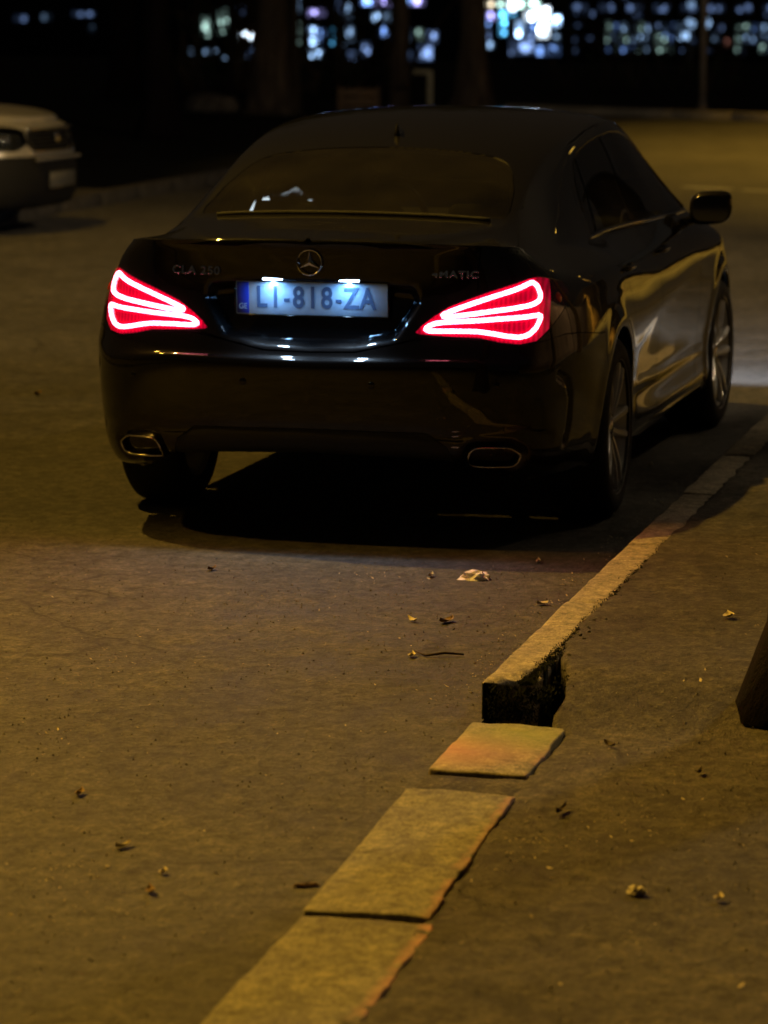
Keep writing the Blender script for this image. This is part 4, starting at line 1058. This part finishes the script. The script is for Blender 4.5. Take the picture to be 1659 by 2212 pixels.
# bare shrubs and twigs that break up the lights
sh=empty("bare_shrub",W2C(70,.9,-.14)); tag(sh,"bare twiggy shrub silhouetted before the blue window lights","shrub","bare shrubs in the park")
def twigs(root,w,h,n,seed,r=.022):
    rg=random.Random(seed); mb=MB()
    for k in range(n):
        x=rg.uniform(-w,w); P_=[Vector((rg.uniform(-.6,.6),x,-.05))]; a=rg.gauss(0,.22)
        for s_ in range(6): P_.append(P_[-1]+Vector((rg.gauss(0,.05),a*h/6+rg.gauss(0,.07),h/6)))
        mb.tube(P_,[r*(1-.12*i) for i in range(7)],5)
        for j in range(5):
            b=P_[rg.randrange(1,6)]; mb.tube([b,b+Vector((0,rg.gauss(0,.2),.18)),b+Vector((0,rg.gauss(0,.4),.42))],[r*.6,r*.45,r*.25],4)
    mb.build("branch",BARK,root)
    lf=MB()
    for k in range(n*16):
        p=Vector((rg.uniform(-.6,.6),rg.uniform(-w,w)*1.05,rg.uniform(.1,h))); u=Vector((rg.gauss(0,1),rg.gauss(0,1),rg.gauss(0,1))).normalized()*rg.uniform(.04,.11); v=u.orthogonal().normalized()*rg.uniform(.03,.06)
        lf.add([p-u,p+v,p+u,p-v],[(0,1,2,3)])
    lf.build("foliage",LEAFM[0],root,False)
    root.rotation_euler=(0,0,HEAD)
twigs(sh,1.1,2.6,30,11,.036)
s2=empty("bare_shrub",W2C(72,3.2,-.14)); tag(s2,"bare shrub silhouetted before the faint lights left of the broad trunk","shrub","bare shrubs in the park"); twigs(s2,.85,2.6,24,12,.036)
s3=empty("bare_shrub",W2C(74,-5.4,-.14)); tag(s3,"low bare shrub before the dim windows on the right","shrub","bare shrubs in the park"); twigs(s3,1.9,2.4,22,13,.016)
# ======================================================================
# small park furniture beyond the car
# ======================================================================
WOOD=mat("weathered brown wood",(.16,.10,.05),.8); _n=noise(WOOD,6,5,.6,'Object',0,(1,8,8)); setin(WOOD,"Base Color",ramp(WOOD,_n,[(.3,(.09,.055,.028)),(.7,(.20,.13,.07))]))
PALEP=mat("pale yellowish paint",(.36,.33,.20),.6); _n=noise(PALEP,9,4); setin(PALEP,"Base Color",ramp(PALEP,_n,[(.3,(.24,.21,.12)),(.7,(.42,.38,.24))]))
cr=empty("wooden_crate",W2C(57.2,.44,-.14),HEAD); tag(cr,"brown slatted wooden crate standing beyond the middle left of the car roof","crate")
for zz in(.10,.24,.38): 
    for xx in(-.25,.25):
        b=MB().rbox((xx,0,zz),(.025,.60,.115),.006,1); b.build("plank",WOOD,cr)
    for yy in(-.30,.30):
        b=MB().rbox((0,yy,zz),(.50,.025,.115),.006,1); b.build("plank",WOOD,cr)
for yy in(-.31,0,.31): MB().rbox((-.275,yy,.24),(.025,.05,.46),.005,1).build("batten",WOOD,cr)
po=empty("bent_post",W2C(57.8,-.72,-.14),HEAD); tag(po,"pale painted post with a short arm to the left, seen over the car roof","post")
MB().rbox((0,0,.36),(.07,.09,.72),.012,2).build("upright",PALEP,po); MB().rbox((0,.13,.70),(.06,.30,.07),.012,2).build("arm",PALEP,po); MB().rbox((0,0,.01),(.16,.18,.03),.006,1).build("foot",PALEP,po)
# big pale-edged stone left
STONE=grit(mat("grey boulder",spec=.2),(.06,.055,.05),(.16,.14,.11),1,.5)
bm=bmesh.new(); bmesh.ops.create_icosphere(bm,subdivisions=3,radius=1)
for v in bm.verts:
    n=v.co.normalized(); f=1+.25*vnoise(n.x*2,n.y*2+n.z,1.2)
    v.co=Vector((n.x*.35*f,n.y*.42*f,max(-.1,min(n.z,.75-.5*n.y*-1*.5))*.30*f))
me=bpy.data.meshes.new("boulder"); bm.to_mesh(me); bm.free(); me.materials.append(STONE)
o=bpy.data.objects.new("boulder",me); link(o); o.location=W2C(56,2.75,.0); o.rotation_euler=(0,0,.3); tag(o,"grey boulder with a pale lit edge on the dark ground behind the silver car","boulder")
# pole at the far kerb on the right with its small lamps
STEELP=mat("grey painted steel pole",(.18,.16,.13),.55,0,.4); _n=noise(STEELP,5,4); setin(STEELP,"Base Color",ramp(STEELP,_n,[(.3,(.12,.10,.08)),(.7,(.22,.19,.15))]))
pp=empty("steel_pole",W2C(56.1,-5.02,-.02),HEAD); tag(pp,"slender grey pole standing at the far kerb on the right","pole")
MB().tube([(0,0,0),(0,0,3.6)],[.055,.045],12).build("shaft",STEELP,pp); MB().tube([(0,0,.0),(0,0,.12)],[.09,.08],12).build("base",STEELP,pp)
MB().rbox((-.05,0,3.3),(.02,.6,.5),.01,1).build("sign_plate",STEELP,pp)

# ======================================================================
# silver car crossing at the left edge
# ======================================================================
OUT2=[(-1.0,0),(-.99,.25),(-.955,.45),(-.88,.62),(-.76,.75),(-.58,.82),(-.3,.852),(.1,.86),(.6,.862),(1.4,.862),(2.2,.86),(2.8,.84),(3.2,.78),(3.38,.6),(3.45,.3),(3.46,0)]
K2=[0,.45,.80,1.10,1.5,2.2,3.2,4.2,4.9,6.0]
C2=[
 _col((.20,.14),(.23,.05),(.32,.01),(.44,.0),(.54,.01),(.64,.035),(.74,.05),(.81,.075),(.85,.13)),
 _col((.20,.14),(.23,.05),(.32,.01),(.44,.0),(.54,.01),(.64,.030),(.74,.05),(.81,.080),(.86,.15)),
 _col((.20,.14),(.22,.05),(.32,.01),(.44,.0),(.54,.005),(.64,.020),(.74,.04),(.82,.080),(.875,.16)),
 _col((.20,.12),(.22,.04),(.32,.01),(.44,.0),(.56,.0),(.66,.010),(.76,.03),(.84,.070),(.90,.15)),
 _col((.20,.12),(.21,.04),(.30,.01),(.44,.0),(.56,.0),(.68,.004),(.79,.02),(.87,.060),(.93,.13)),
 _col((.19,.12),(.20,.04),(.30,.01),(.44,.0),(.58,.0),(.70,.003),(.82,.015),(.90,.04),(.95,.08)),
 _col((.19,.12),(.20,.04),(.30,.01),(.44,.0),(.58,.0),(.70,.003),(.82,.015),(.90,.04),(.95,.08)),
 _col((.20,.12),(.21,.04),(.30,.01),(.44,.0),(.58,.0),(.70,.003),(.82,.015),(.90,.05),(.95,.10)),
 _col((.20,.12),(.22,.04),(.32,.01),(.44,.0),(.58,.0),(.68,.003),(.80,.02),(.90,.06),(.95,.14)),
 _col((.20,.12),(.22,.04),(.32,.01),(.44,.0),(.58,.0),(.68,.003),(.80,.02),(.90,.04),(.95,.10)),
]
TX2=[-1,-.85,-.5,-.1,.2,.5,.8,1.0,1.4,2.0,2.4,2.7,2.95,3.1,3.46]
TC2=[.865,.895,.955,1.0,1.05,1.20,1.35,1.41,1.445,1.43,1.37,1.22,1.08,1.04,.96]
TY2=[.3,.45,.58,.62,.66,.64,.58,.56,.56,.56,.56,.57,.60,.58,.3]
TZ2=[.86,.885,.94,.975,1.02,1.13,1.28,1.34,1.385,1.37,1.31,1.17,1.05,1.02,.955]
SF2=Surf(OUT2,K2,C2,TX2,TC2,TY2,TZ2)
SILVER=mat("silver beige car paint",(.34,.32,.27),.32,.55,.5,.8,.05)
hc=Vector(W2C(27.1,2.49,0)); sa=math.atan2(-math.cos(R(16)),-math.sin(R(16)))+HEAD   # heading
sc=empty("silver_car",(0,0,0)); sc.rotation_euler=(0,0,sa+math.pi); sc.location=hc+Vector((math.cos(sa+math.pi),math.sin(sa+math.pi),0))*1.0
tag(sc,"silver beige saloon nosing in from the left edge of the street","car")
s2k=Skin(SF2,np.concatenate([np.linspace(0,1.4,70),np.linspace(1.4,SF2.SMAX,80)[1:]]),None,60,30); F=s2k.F
def arch2(x,y,z,S): 
    r=np.minimum(np.hypot(x+.10,z-.30),np.hypot(x-2.5,z-.30))-.34; return np.where((ab(y)>.55)&(z<.8),r,1.0)
_,F=s2k.cut(F,arch2)
HL2=[(.475,.70),(.60,.65),(.80,.645),(.98,.665),(1.10,.71),(1.14,.80),(1.02,.835),(.80,.835),(.60,.82),(.49,.80)]
h2,F=s2k.split(F,lambda x,y,z,S: np.where(x<-.2,sdf_poly(HL2,S,z),1.0),.003)
GR2=[(0,.64),(.40,.64),(.46,.68),(.44,.80),(0,.80)]; GR2=GR2+[(-a,b) for a,b in GR2[::-1] if a>0]
g2,F=s2k.split(F,lambda x,y,z,S: np.where(x<-.7,sdf_poly(GR2,y,z),1.0),.003)
w2,F=s2k.split(F,lambda x,y,z,S: np.where((z>1.0),sdf_poly([(.16,0),(.20,.45),(.30,.62),(.72,.55),(.95,.5),(.99,.3),(1.0,0),(.99,-.3),(.95,-.5),(.72,-.55),(.30,-.62),(.20,-.45)],x,y),1.0),.002)
sw2,F=s2k.split(F,lambda x,y,z,S: np.where((ab(y)>.5)&(z>.9),sdf_poly([(.45,.985),(.75,1.17),(1.05,1.31),(1.5,1.345),(2.1,1.33),(2.4,1.24),(2.65,.99)],x,z),1.0),.002)
lb2,F=s2k.split(F,lambda x,y,z,S: np.maximum(z-.60,x+.42),.003)
hd2,F=s2k.split(F,lambda x,y,z,S: np.where(z>.78,np.maximum(x-.12,np.maximum(ab(y)-np.interp(x,[-1,-.6,.1],[.52,.70,.74]),.845-z-.0*x)),1.0),.002)
s2k.build("body",F,SILVER,sc); s2k.build("bonnet",hd2,SILVER,sc); s2k.build("front_bumper",lb2,mat("bumper plastic with shadow painted in",(.006,.006,.006),.7,0,.15),sc)  # bumper blackened to paint in the shadow low on the nose
s2k.build("windscreen",w2,TINT,sc); [s2k.build("side_window",[f for f in sw2 if s2k.V[f[0],1]*g_>0],TINT,sc) for g_ in (1,-1)]
LENS2=glass_mat("headlamp glass",(.8,.8,.72),.02); REFL=mat("headlamp reflector",(.55,.55,.48),.18,1)
for sgn in(1,-1):
    h=[f for f in h2 if s2k.V[f[0],1]*sgn>0]; l=s2k.build("headlamp",h,LENS2,sc)
    s2k.build("reflector",h,REFL,l,-.05)
    for S_,zz in((.72,.73),(.93,.75)):
        p,n=SF2.at(S_,zz); p.y*=sgn; n.y*=sgn
        b=MB(); b.lathe([(.001,.0),(.03,.004),(.05,.02),(.056,.04)],18,'z'); o=b.build("lamp_bowl",CHROME,l); o.matrix_local=Matrix.Translation(p-n*.045)@n.to_track_quat('Z','Y').to_matrix().to_4x4()
gb=s2k.build("grille",g2,LINER,sc,-.03)
def gpts(z,hw,off=.004,n=17): return [Vector((float(np.interp(abs(y),[0,.25,.45],[-1.0,-.99,-.955]))+{True:.0}[True]+(z-.54)*.22-off,y,z)) for y in np.linspace(-hw,hw,n)]
for z in(.665,.695,.725,.755,.782): MB().tube(gpts(z,.43,-.006),.0055,6).build("grille_bar",PLASTIC,gb)
MB().tube(gpts(.805,.45,.006),.013,8).build("grille_top_trim",CHROME,gb); MB().tube(gpts(.638,.43,.004),.010,8).build("grille_bottom_trim",CHROME,gb)
e=MB(); e.lathe([(.001,.012),(.034,.012),(.044,.004),(.046,0)],24,'z'); e=e.build("round_emblem",CHROME,gb); e.matrix_local=Matrix.Translation((-.972,0,.735))@Vector((-1,0,.1)).to_track_quat('Z','Y').to_matrix().to_4x4()
p2=MB().rbox((0,0,0),(.52,.112,.006),.003,1).build("number_plate",mat("dim white number plate",(.06,.058,.05),.5),sc); p2.matrix_local=Matrix.Translation((-1.012,0,.42))@Matrix(((0,0,-1),(-1,0,0),(0,1,0))).to_4x4()
fr=MB(); fr.rbox((0,-.06,.002),(.53,.010,.012),.002,1); fr.build("plate_holder",DULLCHROME,p2)
b=MB(); b.rbox((-.982,0,.578),(.03,.90,.028),.012,2); b.build("bumper_strip",mat("grey bumper strip",(.09,.085,.08),.5),sc)
for x in(-.10,2.5):
    for sgn in(1,-1):
        w=bpy.data.objects.new("wheel",None); link(w,sc); w.location=(x,.76*sgn,.30)
        t=MB(); t.lathe([(.19,-.09),(.285,-.09),(.30,-.07),(.30,.07),(.285,.09),(.19,.09)],36,'y'); t.build("tyre",RUBBER,w)
        t=MB(); t.lathe([(.001,.02*sgn),(.06,.07*sgn),(.15,.05*sgn),(.19,.085*sgn)],24,'y'); t.build("rim",ALLOY,w)
u=MB(); u.box((1.2,0,.26),(3.9,1.3,.12)); u.build("underbody",LINER,sc)

# ======================================================================
# the lower town beyond the park: lit fronts on dark buildings
# ======================================================================
DARKWALL=mat("unlit dark facade",(.03,.035,.05),.8,0,.2); _n=noise(DARKWALL,.6,4); setin(DARKWALL,"Base Color",ramp(DARKWALL,_n,[(.3,(.006,.007,.010)),(.7,(.014,.015,.02))]))
FRAMEM=mat("dark window frames",(.008,.008,.01),.5)
_em={}
def emitm(col,st):
    k=(col,st)
    if k not in _em:
        m=mat("lit window %d"%len(_em),(.02,.02,.02),.4,0,.3,0,.03,col,st)
        n=noise(m,1.6,4,.7,'Object',.6); setin(m,"Emission Strength",ramp(m,n,[(.32,(st*.12,)*3),(.5,(st*.8,)*3),(.68,(st*1.4,)*3)])); _em[k]=m
    return _em[k]
D=240.0; K=7600/D
def px(u): return (829.5-u)/K
def pzz(v): return 1.844-(v+16)/K
def building(u0,u1,label,top=9,depth=14,dd=0):
    y0,y1=px(u0),px(u1); cy=(y0+y1)/2; root=empty("town_building",W2C(D+dd,cy,-9.3),HEAD); tag(root,label,"building","buildings of the lower town")
    w=y0-y1; b=MB(); b.box((depth/2,0,(top+9.3)/2),(depth,w,top+9.3)); b.box((depth/2,0,top+9.3+.15),(depth+.5,w+.5,.3)); b.build("wall",DARKWALL,root,False)
    root["cy"]=cy; return root
def pane(root,u0,u1,v0,v1,col,st,proud=.25,name="window"):
    cy=root["cy"]; y0,y1=px(u0)-cy,px(u1)-cy; z0,z1=pzz(v1)+9.3,pzz(v0)+9.3
    f=MB(); c=(-.06,(y0+y1)/2,(z0+z1)/2); w,h=abs(y0-y1),z1-z0; t=.10
    f.box((c[0],c[1],z0-t/2),(.16,w+2*t,t)); f.box((c[0],c[1],z1+t/2),(.16,w+2*t,t)); f.box((c[0],y0+t/2,c[2]),(.16,t,h)); f.box((c[0],y1-t/2,c[2]),(.16,t,h))
    fo=f.build(name,FRAMEM,root,False)
    # behind the dark pane a few lamps and bright fittings show
    p=MB(); p.box((-.02,c[1],c[2]),(.02,w,h)); p.build("pane",emitm(col,round(st*.45,3)),fo,False)
    n=max(1,min(4,int(w*h/.22))); b=MB(); zz=c[2]; 
    for i in range(n):
        s_=min(.30,w*.4)*rg.uniform(.7,1.1); hh=min(h*.8,s_*rg.uniform(.8,2.6)); yy=c[1]+rg.uniform(-.5,.5)*(w-s_); zz=c[2]+rg.uniform(-.5,.5)*(h-hh)
        b.rbox((-.05-.012*i,yy,zz),(.03,s_,hh),.012,1)
    o=b.build("lit_fitting",emitm(col,round(st*6.0,2)),fo,False)
    if n>1: o["kind"]="stuff"
    return fo
BL=(.22,.42,1.0); PB=(.38,.62,1.0); CY=(.12,.55,1.0); WH=(.72,.86,1.0); GRN=(.6,.95,.85); VI=(.45,.42,1.0); WA=(1.0,.85,.6); DB=(.10,.16,.32)
rg=random.Random(3)
B1=building(560,850,"glass fronted block with blue white lit panes behind the bare twigs",8)
for u0,u1,v0,v1,c,s_ in [(630,645,-30,28,PB,1.0),(630,645,50,98,GRN,.9),(662,700,20,36,VI,.9),(664,682,58,105,PB,1.3),(684,700,64,100,BL,1.2),(706,722,60,98,CY,.5),(722,740,66,100,PB,.8),(664,700,108,124,PB,.9),(660,690,130,165,DB,1.2),
      (740,756,10,44,PB,.5),(742,760,56,90,PB,.6),(748,764,110,150,DB,1.6),(776,800,-20,12,BL,1.2),(800,838,-20,14,VI,1.6),(800,838,28,46,PB,1.2),(812,836,50,80,BL,.5),(778,796,90,120,DB,1.2),(790,838,144,153,WA,.35),(706,722,130,160,DB,.9),(728,742,128,146,PB,.35),(766,776,140,160,DB,.9),(724,738,-20,30,DB,1.2)]: pane(B1,u0,u1,v0,v1,c,s_)
B2=building(850,1230,"shop fronted building with the brightest blue white lit signs, right of centre",8,dd=2)
for u0,u1,v0,v1,c,s_ in [(862,880,-10,12,BL,1.1),(884,912,-15,12,VI,.9),(868,880,60,90,PB,.45),(896,908,62,85,GRN,.4),(918,940,66,92,DB,1.4),(868,884,110,140,DB,1.0),(900,930,96,130,DB,1.0),
      (1040,1066,4,14,WA,.9),(1068,1096,4,14,GRN,1.2),(1092,1110,-12,20,WH,3.0),(1112,1160,0,16,GRN,1.5),(1044,1070,28,42,VI,1.5),(1072,1096,24,38,CY,1.2),(1040,1052,34,56,BL,.8),(1074,1088,40,76,CY,2.2),(1098,1110,26,34,CY,1.6),(1110,1126,44,78,PB,2.6),(1128,1150,24,44,WH,3.5),(1150,1182,14,40,WH,9),(1158,1180,40,80,WH,8),(1184,1206,32,58,PB,3.0),(1138,1154,46,66,BL,1.4),(1190,1206,74,84,PB,.5),
      (1044,1062,90,104,PB,.6),(1040,1054,62,82,DB,1.5),(1128,1150,72,84,DB,1.5),(1112,1150,90,115,DB,1.2),(1150,1205,96,118,BL,.35),(1096,1108,84,118,DB,.8)]: pane(B2,u0,u1,v0,v1,c,s_)
B3=building(1236,1900,"long low block with rows of dim bluish windows",7,dd=6)
for k,u in enumerate(list(range(1312,1410,17))+list(range(1420,1466,15))+list(range(1596,1700,18))):
    for v0,v1 in((48,66),(72,90),(96,112)):
        if rg.random()<.8: pane(B3,u,u+rg.choice((10,12,14)),v0+rg.uniform(-3,3),v1,rg.choice((PB,PB,BL,GRN)),rg.choice((.10,.16,.25,.4)))
pane(B3,1472,1500,66,84,PB,.5); pane(B3,1545,1560,70,88,PB,.14); pane(B3,1572,1586,82,98,(1,.4,.3),.12); pane(B3,1430,1450,62,80,BL,.5)
for u in list(range(1215,1900,26)):  # dim panes added here and below, standing in for the bluish background glow
    for v in (-14,22,50,78,104):
        if rg.random()<.33: pane(B3,u,u+rg.choice((8,12,18)),v,v+rg.choice((8,12,16)),DB,rg.choice((.1,.2,.35)))
for u in range(1236,1900,60): 
    if rg.random()<.8: pane(B3,u,u+34,8,24,DB,.35)
B4=building(-300,548,"dark block with a few faint lit panes behind the left trees",6,dd=10)
for u0,u1,v0,v1,c,s_ in [(418,440,40,85,GRN,.28),(456,476,22,78,GRN,.32),(392,404,110,122,PB,.6),(424,436,112,122,PB,.4),(442,452,110,122,PB,.35),(464,478,126,140,PB,.35),(430,470,150,170,DB,.9),(520,536,96,170,DB,1.6),(534,546,110,124,PB,.4),(168,180,58,74,PB,.06),(60,84,34,50,PB,.03),(130,180,30,40,DB,.25),(0,30,38,52,DB,.2),(500,512,10,44,DB,1.3)]: pane(B4,u0,u1,v0,v1,c,s_)
# floodlight pair and the globe lights on the right
def lantern(name,u,v,D_,r,col,st,label):
    K_=7600/D_; y=(829.5-u)/K_; z=1.844-(v+16)/K_; zb=-9.3 if D_>135 else -.14
    root=empty(name,W2C(D_,y,zb),HEAD); tag(root,label,"lamp")
    MB().tube([(0,0,0),(0,0,z-zb-r)],[.05,.03],8).build("pole",STEELP,root)
    b=MB(); b.lathe([(r*math.sin(math.pi*k/10),-r*math.cos(math.pi*k/10)) for k in range(11)],16,'z'); o=b.build("lit_globe",emitm(col,st),root); o.location=(0,0,z-zb); return root
lantern("lamp_post",521,76,230,.26,WH,14,"left lamp of the bright white pair among the left trees")
lantern("lamp_post",537,78,230,.26,WH,14,"right lamp of the bright white pair among the left trees")
lantern("lamp_post",1480,48,232,.30,PB,1.4,"left one of two pale globe lamps by the slender pole")
lantern("lamp_post",1514,46,232,.30,PB,1.6,"right one of two pale globe lamps by the slender pole")
lantern("lamp_post",1481,6,232,.22,PB,.8,"small dim globe lamp above the pale pair")
lantern("lamp_post",1100,12,228,.28,WH,7,"white globe lamp before the bright shop front")

# ======================================================================
# street lamps (out of frame, they light the street)
# ======================================================================
def street_lamp(x,y,h,armx,army,energy,col,label,cut=2.2,soft=.12,c0=.50,c1=.72):
    root=empty("street_lamp",(x,y,.0)); tag(root,label,"street lamp","street lamps")
    MB().tube([(0,0,0),(0,0,h-.6),(armx*.15,army*.15,h-.15),(armx*.5,army*.5,h+.10),(armx*.9,army*.9,h+.12)],[.09,.065,.055,.045,.04],12).build("pole",STEELP,root)
    hd=MB(); hd.rbox((armx,army,h+.10),(.32,.62,.12),.04,3); hd.build("lamp_head",STEELP,root)
    e=MB(); e.rbox((armx,army,h+.03),(.22,.45,.03),.01,2); e.build("lamp_glass",mat("lit street lamp glass",(.8,.7,.5),.3,0,.3,0,.03,col,12),root)
    L=bpy.data.lights.new("street_light",'POINT'); L.energy=energy; L.color=col; L.shadow_soft_size=soft
    L.use_nodes=True; n=L.node_tree.nodes; lk_=L.node_tree.links; em=n["Emission"]
    gm=n.new("ShaderNodeNewGeometry"); sp=n.new("ShaderNodeSeparateXYZ"); lk_.new(gm.outputs["Incoming"],sp.inputs[0])
    # batwing distribution of a road lantern: stronger towards the sides, nothing upwards
    c=n.new("ShaderNodeMath"); c.operation='MULTIPLY'; c.inputs[1].default_value=-1; lk_.new(sp.outputs[2],c.inputs[0])
    mx=n.new("ShaderNodeMath"); mx.operation='MAXIMUM'; mx.inputs[1].default_value=.30; lk_.new(c.outputs[0],mx.inputs[0])
    pw=n.new("ShaderNodeMath"); pw.operation='POWER'; pw.inputs[1].default_value=-cut; lk_.new(mx.outputs[0],pw.inputs[0])
    up=n.new("ShaderNodeMapRange"); up.inputs[1].default_value=c0; up.inputs[2].default_value=c1; lk_.new(c.outputs[0],up.inputs[0])
    ml=n.new("ShaderNodeMath"); ml.operation='MULTIPLY'; lk_.new(pw.outputs[0],ml.inputs[0]); lk_.new(up.outputs[0],ml.inputs[1])
    lk_.new(ml.outputs[0],em.inputs["Strength"])
    o=bpy.data.objects.new("street_light",L); link(o,root); o.location=(armx,army,h-.05)
    return root
SOD=(1.0,.575,.07)
street_lamp(1.7,7.6,11.0,0,-1.9,4300,SOD,"street lamp on the left pavement beside the black car")
street_lamp(30,-10.5,9.0,0,1.5,13000,SOD,"street lamp at the far crossing on the right",c0=.45,c1=.68)
# a lower wall-type lantern near the viewer on the left makes the warm pool in the foreground
root=empty("street_lantern",(-2.9,7.4,.09)); tag(root,"low street lantern on the left pavement, near the viewer","street lamp")
MB().tube([(0,0,0),(0,0,5.4),(0,-.4,5.8),(0,-1.6,6.0)],[.07,.05,.045,.04],12).build("pole",STEELP,root)
MB().rbox((0,-1.8,6.02),(.26,.42,.12),.03,2).build("lamp_head",STEELP,root)
MB().rbox((0,-1.8,5.945),(.18,.30,.02),.006,1).build("lamp_glass",mat("lit lantern glass",(.8,.7,.5),.3,0,.3,0,.03,SOD,12),root)
L=bpy.data.lights.new("lantern_light",'SPOT'); L.energy=6300; L.color=(1.0,.535,.06); L.spot_size=R(66); L.spot_blend=1.0; L.shadow_soft_size=.15
o=bpy.data.objects.new("lantern_light",L); link(o,root); o.location=(0,-1.8,5.9); d=Vector((-4.7,.9,0))-Vector((-2.9,5.6,6)); o.rotation_euler=d.to_track_quat('-Z','Y').to_euler()

# unseen wall added right of the pavement for the car's flank to mirror
PLASTER=grit(mat("ochre plaster",spec=.2),(.26,.17,.10),(.36,.25,.15),.8,.3)
wl_=empty("mirrored_wall",(7,-9.6,0)); tag(wl_,"ochre plastered garden wall along the right pavement","wall")
MB().rbox((0,0,1.45),(24,.30,2.9),.02,1).build("wall_face",PLASTER,wl_); MB().rbox((0,0,2.95),(24.2,.42,.10),.02,1).build("coping",KERB,wl_); MB().rbox((0,.03,.20),(24.1,.32,.40),.02,1).build("plinth",KERB,wl_)
bl=empty("fill_lamp",(5.5,-6.6,7.0)); tag(bl,"unseen fill lamp added on the right pavement ahead of the black car","street lamp")  # unseen lamp, added to lift the shade right of the car
MB().tube([(0,0,-6.9),(0,0,0),(0,.5,.35),(0,1.1,.35)],[.08,.05,.04,.035],10).build("pole",STEELP,bl)
MB().lathe([(.02,.05),(.10,.0),(.20,-.10),(.21,-.13)],24,'z',(0,1.2,.33)).build("lamp_shade",STEELP,bl)
b=MB(); b.lathe([(.001,-.20),(.05,-.19),(.07,-.14),(.05,-.08),(.02,-.05)],16,'z',(0,1.2,.33)); b.build("lit_bulb",mat("lit bulb glass",(.8,.7,.5),.3,0,.3,0,.03,(1,.7,.35),14),bl)
L=bpy.data.lights.new("fill_light",'POINT'); L.energy=4200; L.color=(1.0,.76,.46); L.shadow_soft_size=.30
o=bpy.data.objects.new("fill_light",L); link(o,bl); o.location=(0,1.2,-.02)

# unseen plastered house added beyond the crossing for the car windows to mirror
hs=empty("mirrored_house",(46,-19,0)); tag(hs,"unseen plain house added at the crossing for the car to mirror","building")
MB().rbox((0,0,3.4),(30,6,6.8),.03,1).build("wall",PLASTER,hs); MB().rbox((0,0,6.95),(30.8,6.8,.3),.03,1).build("roof",STEELP,hs)
for k in range(7):
    f=MB().rbox((-12+4*k,3.02,2.4),(1.3,.10,1.6),.01,1).build("window",KERB,hs); MB().rbox((-12+4*k,3.08,2.4),(1.1,.03,1.4),.005,1).build("pane",TINT,f)
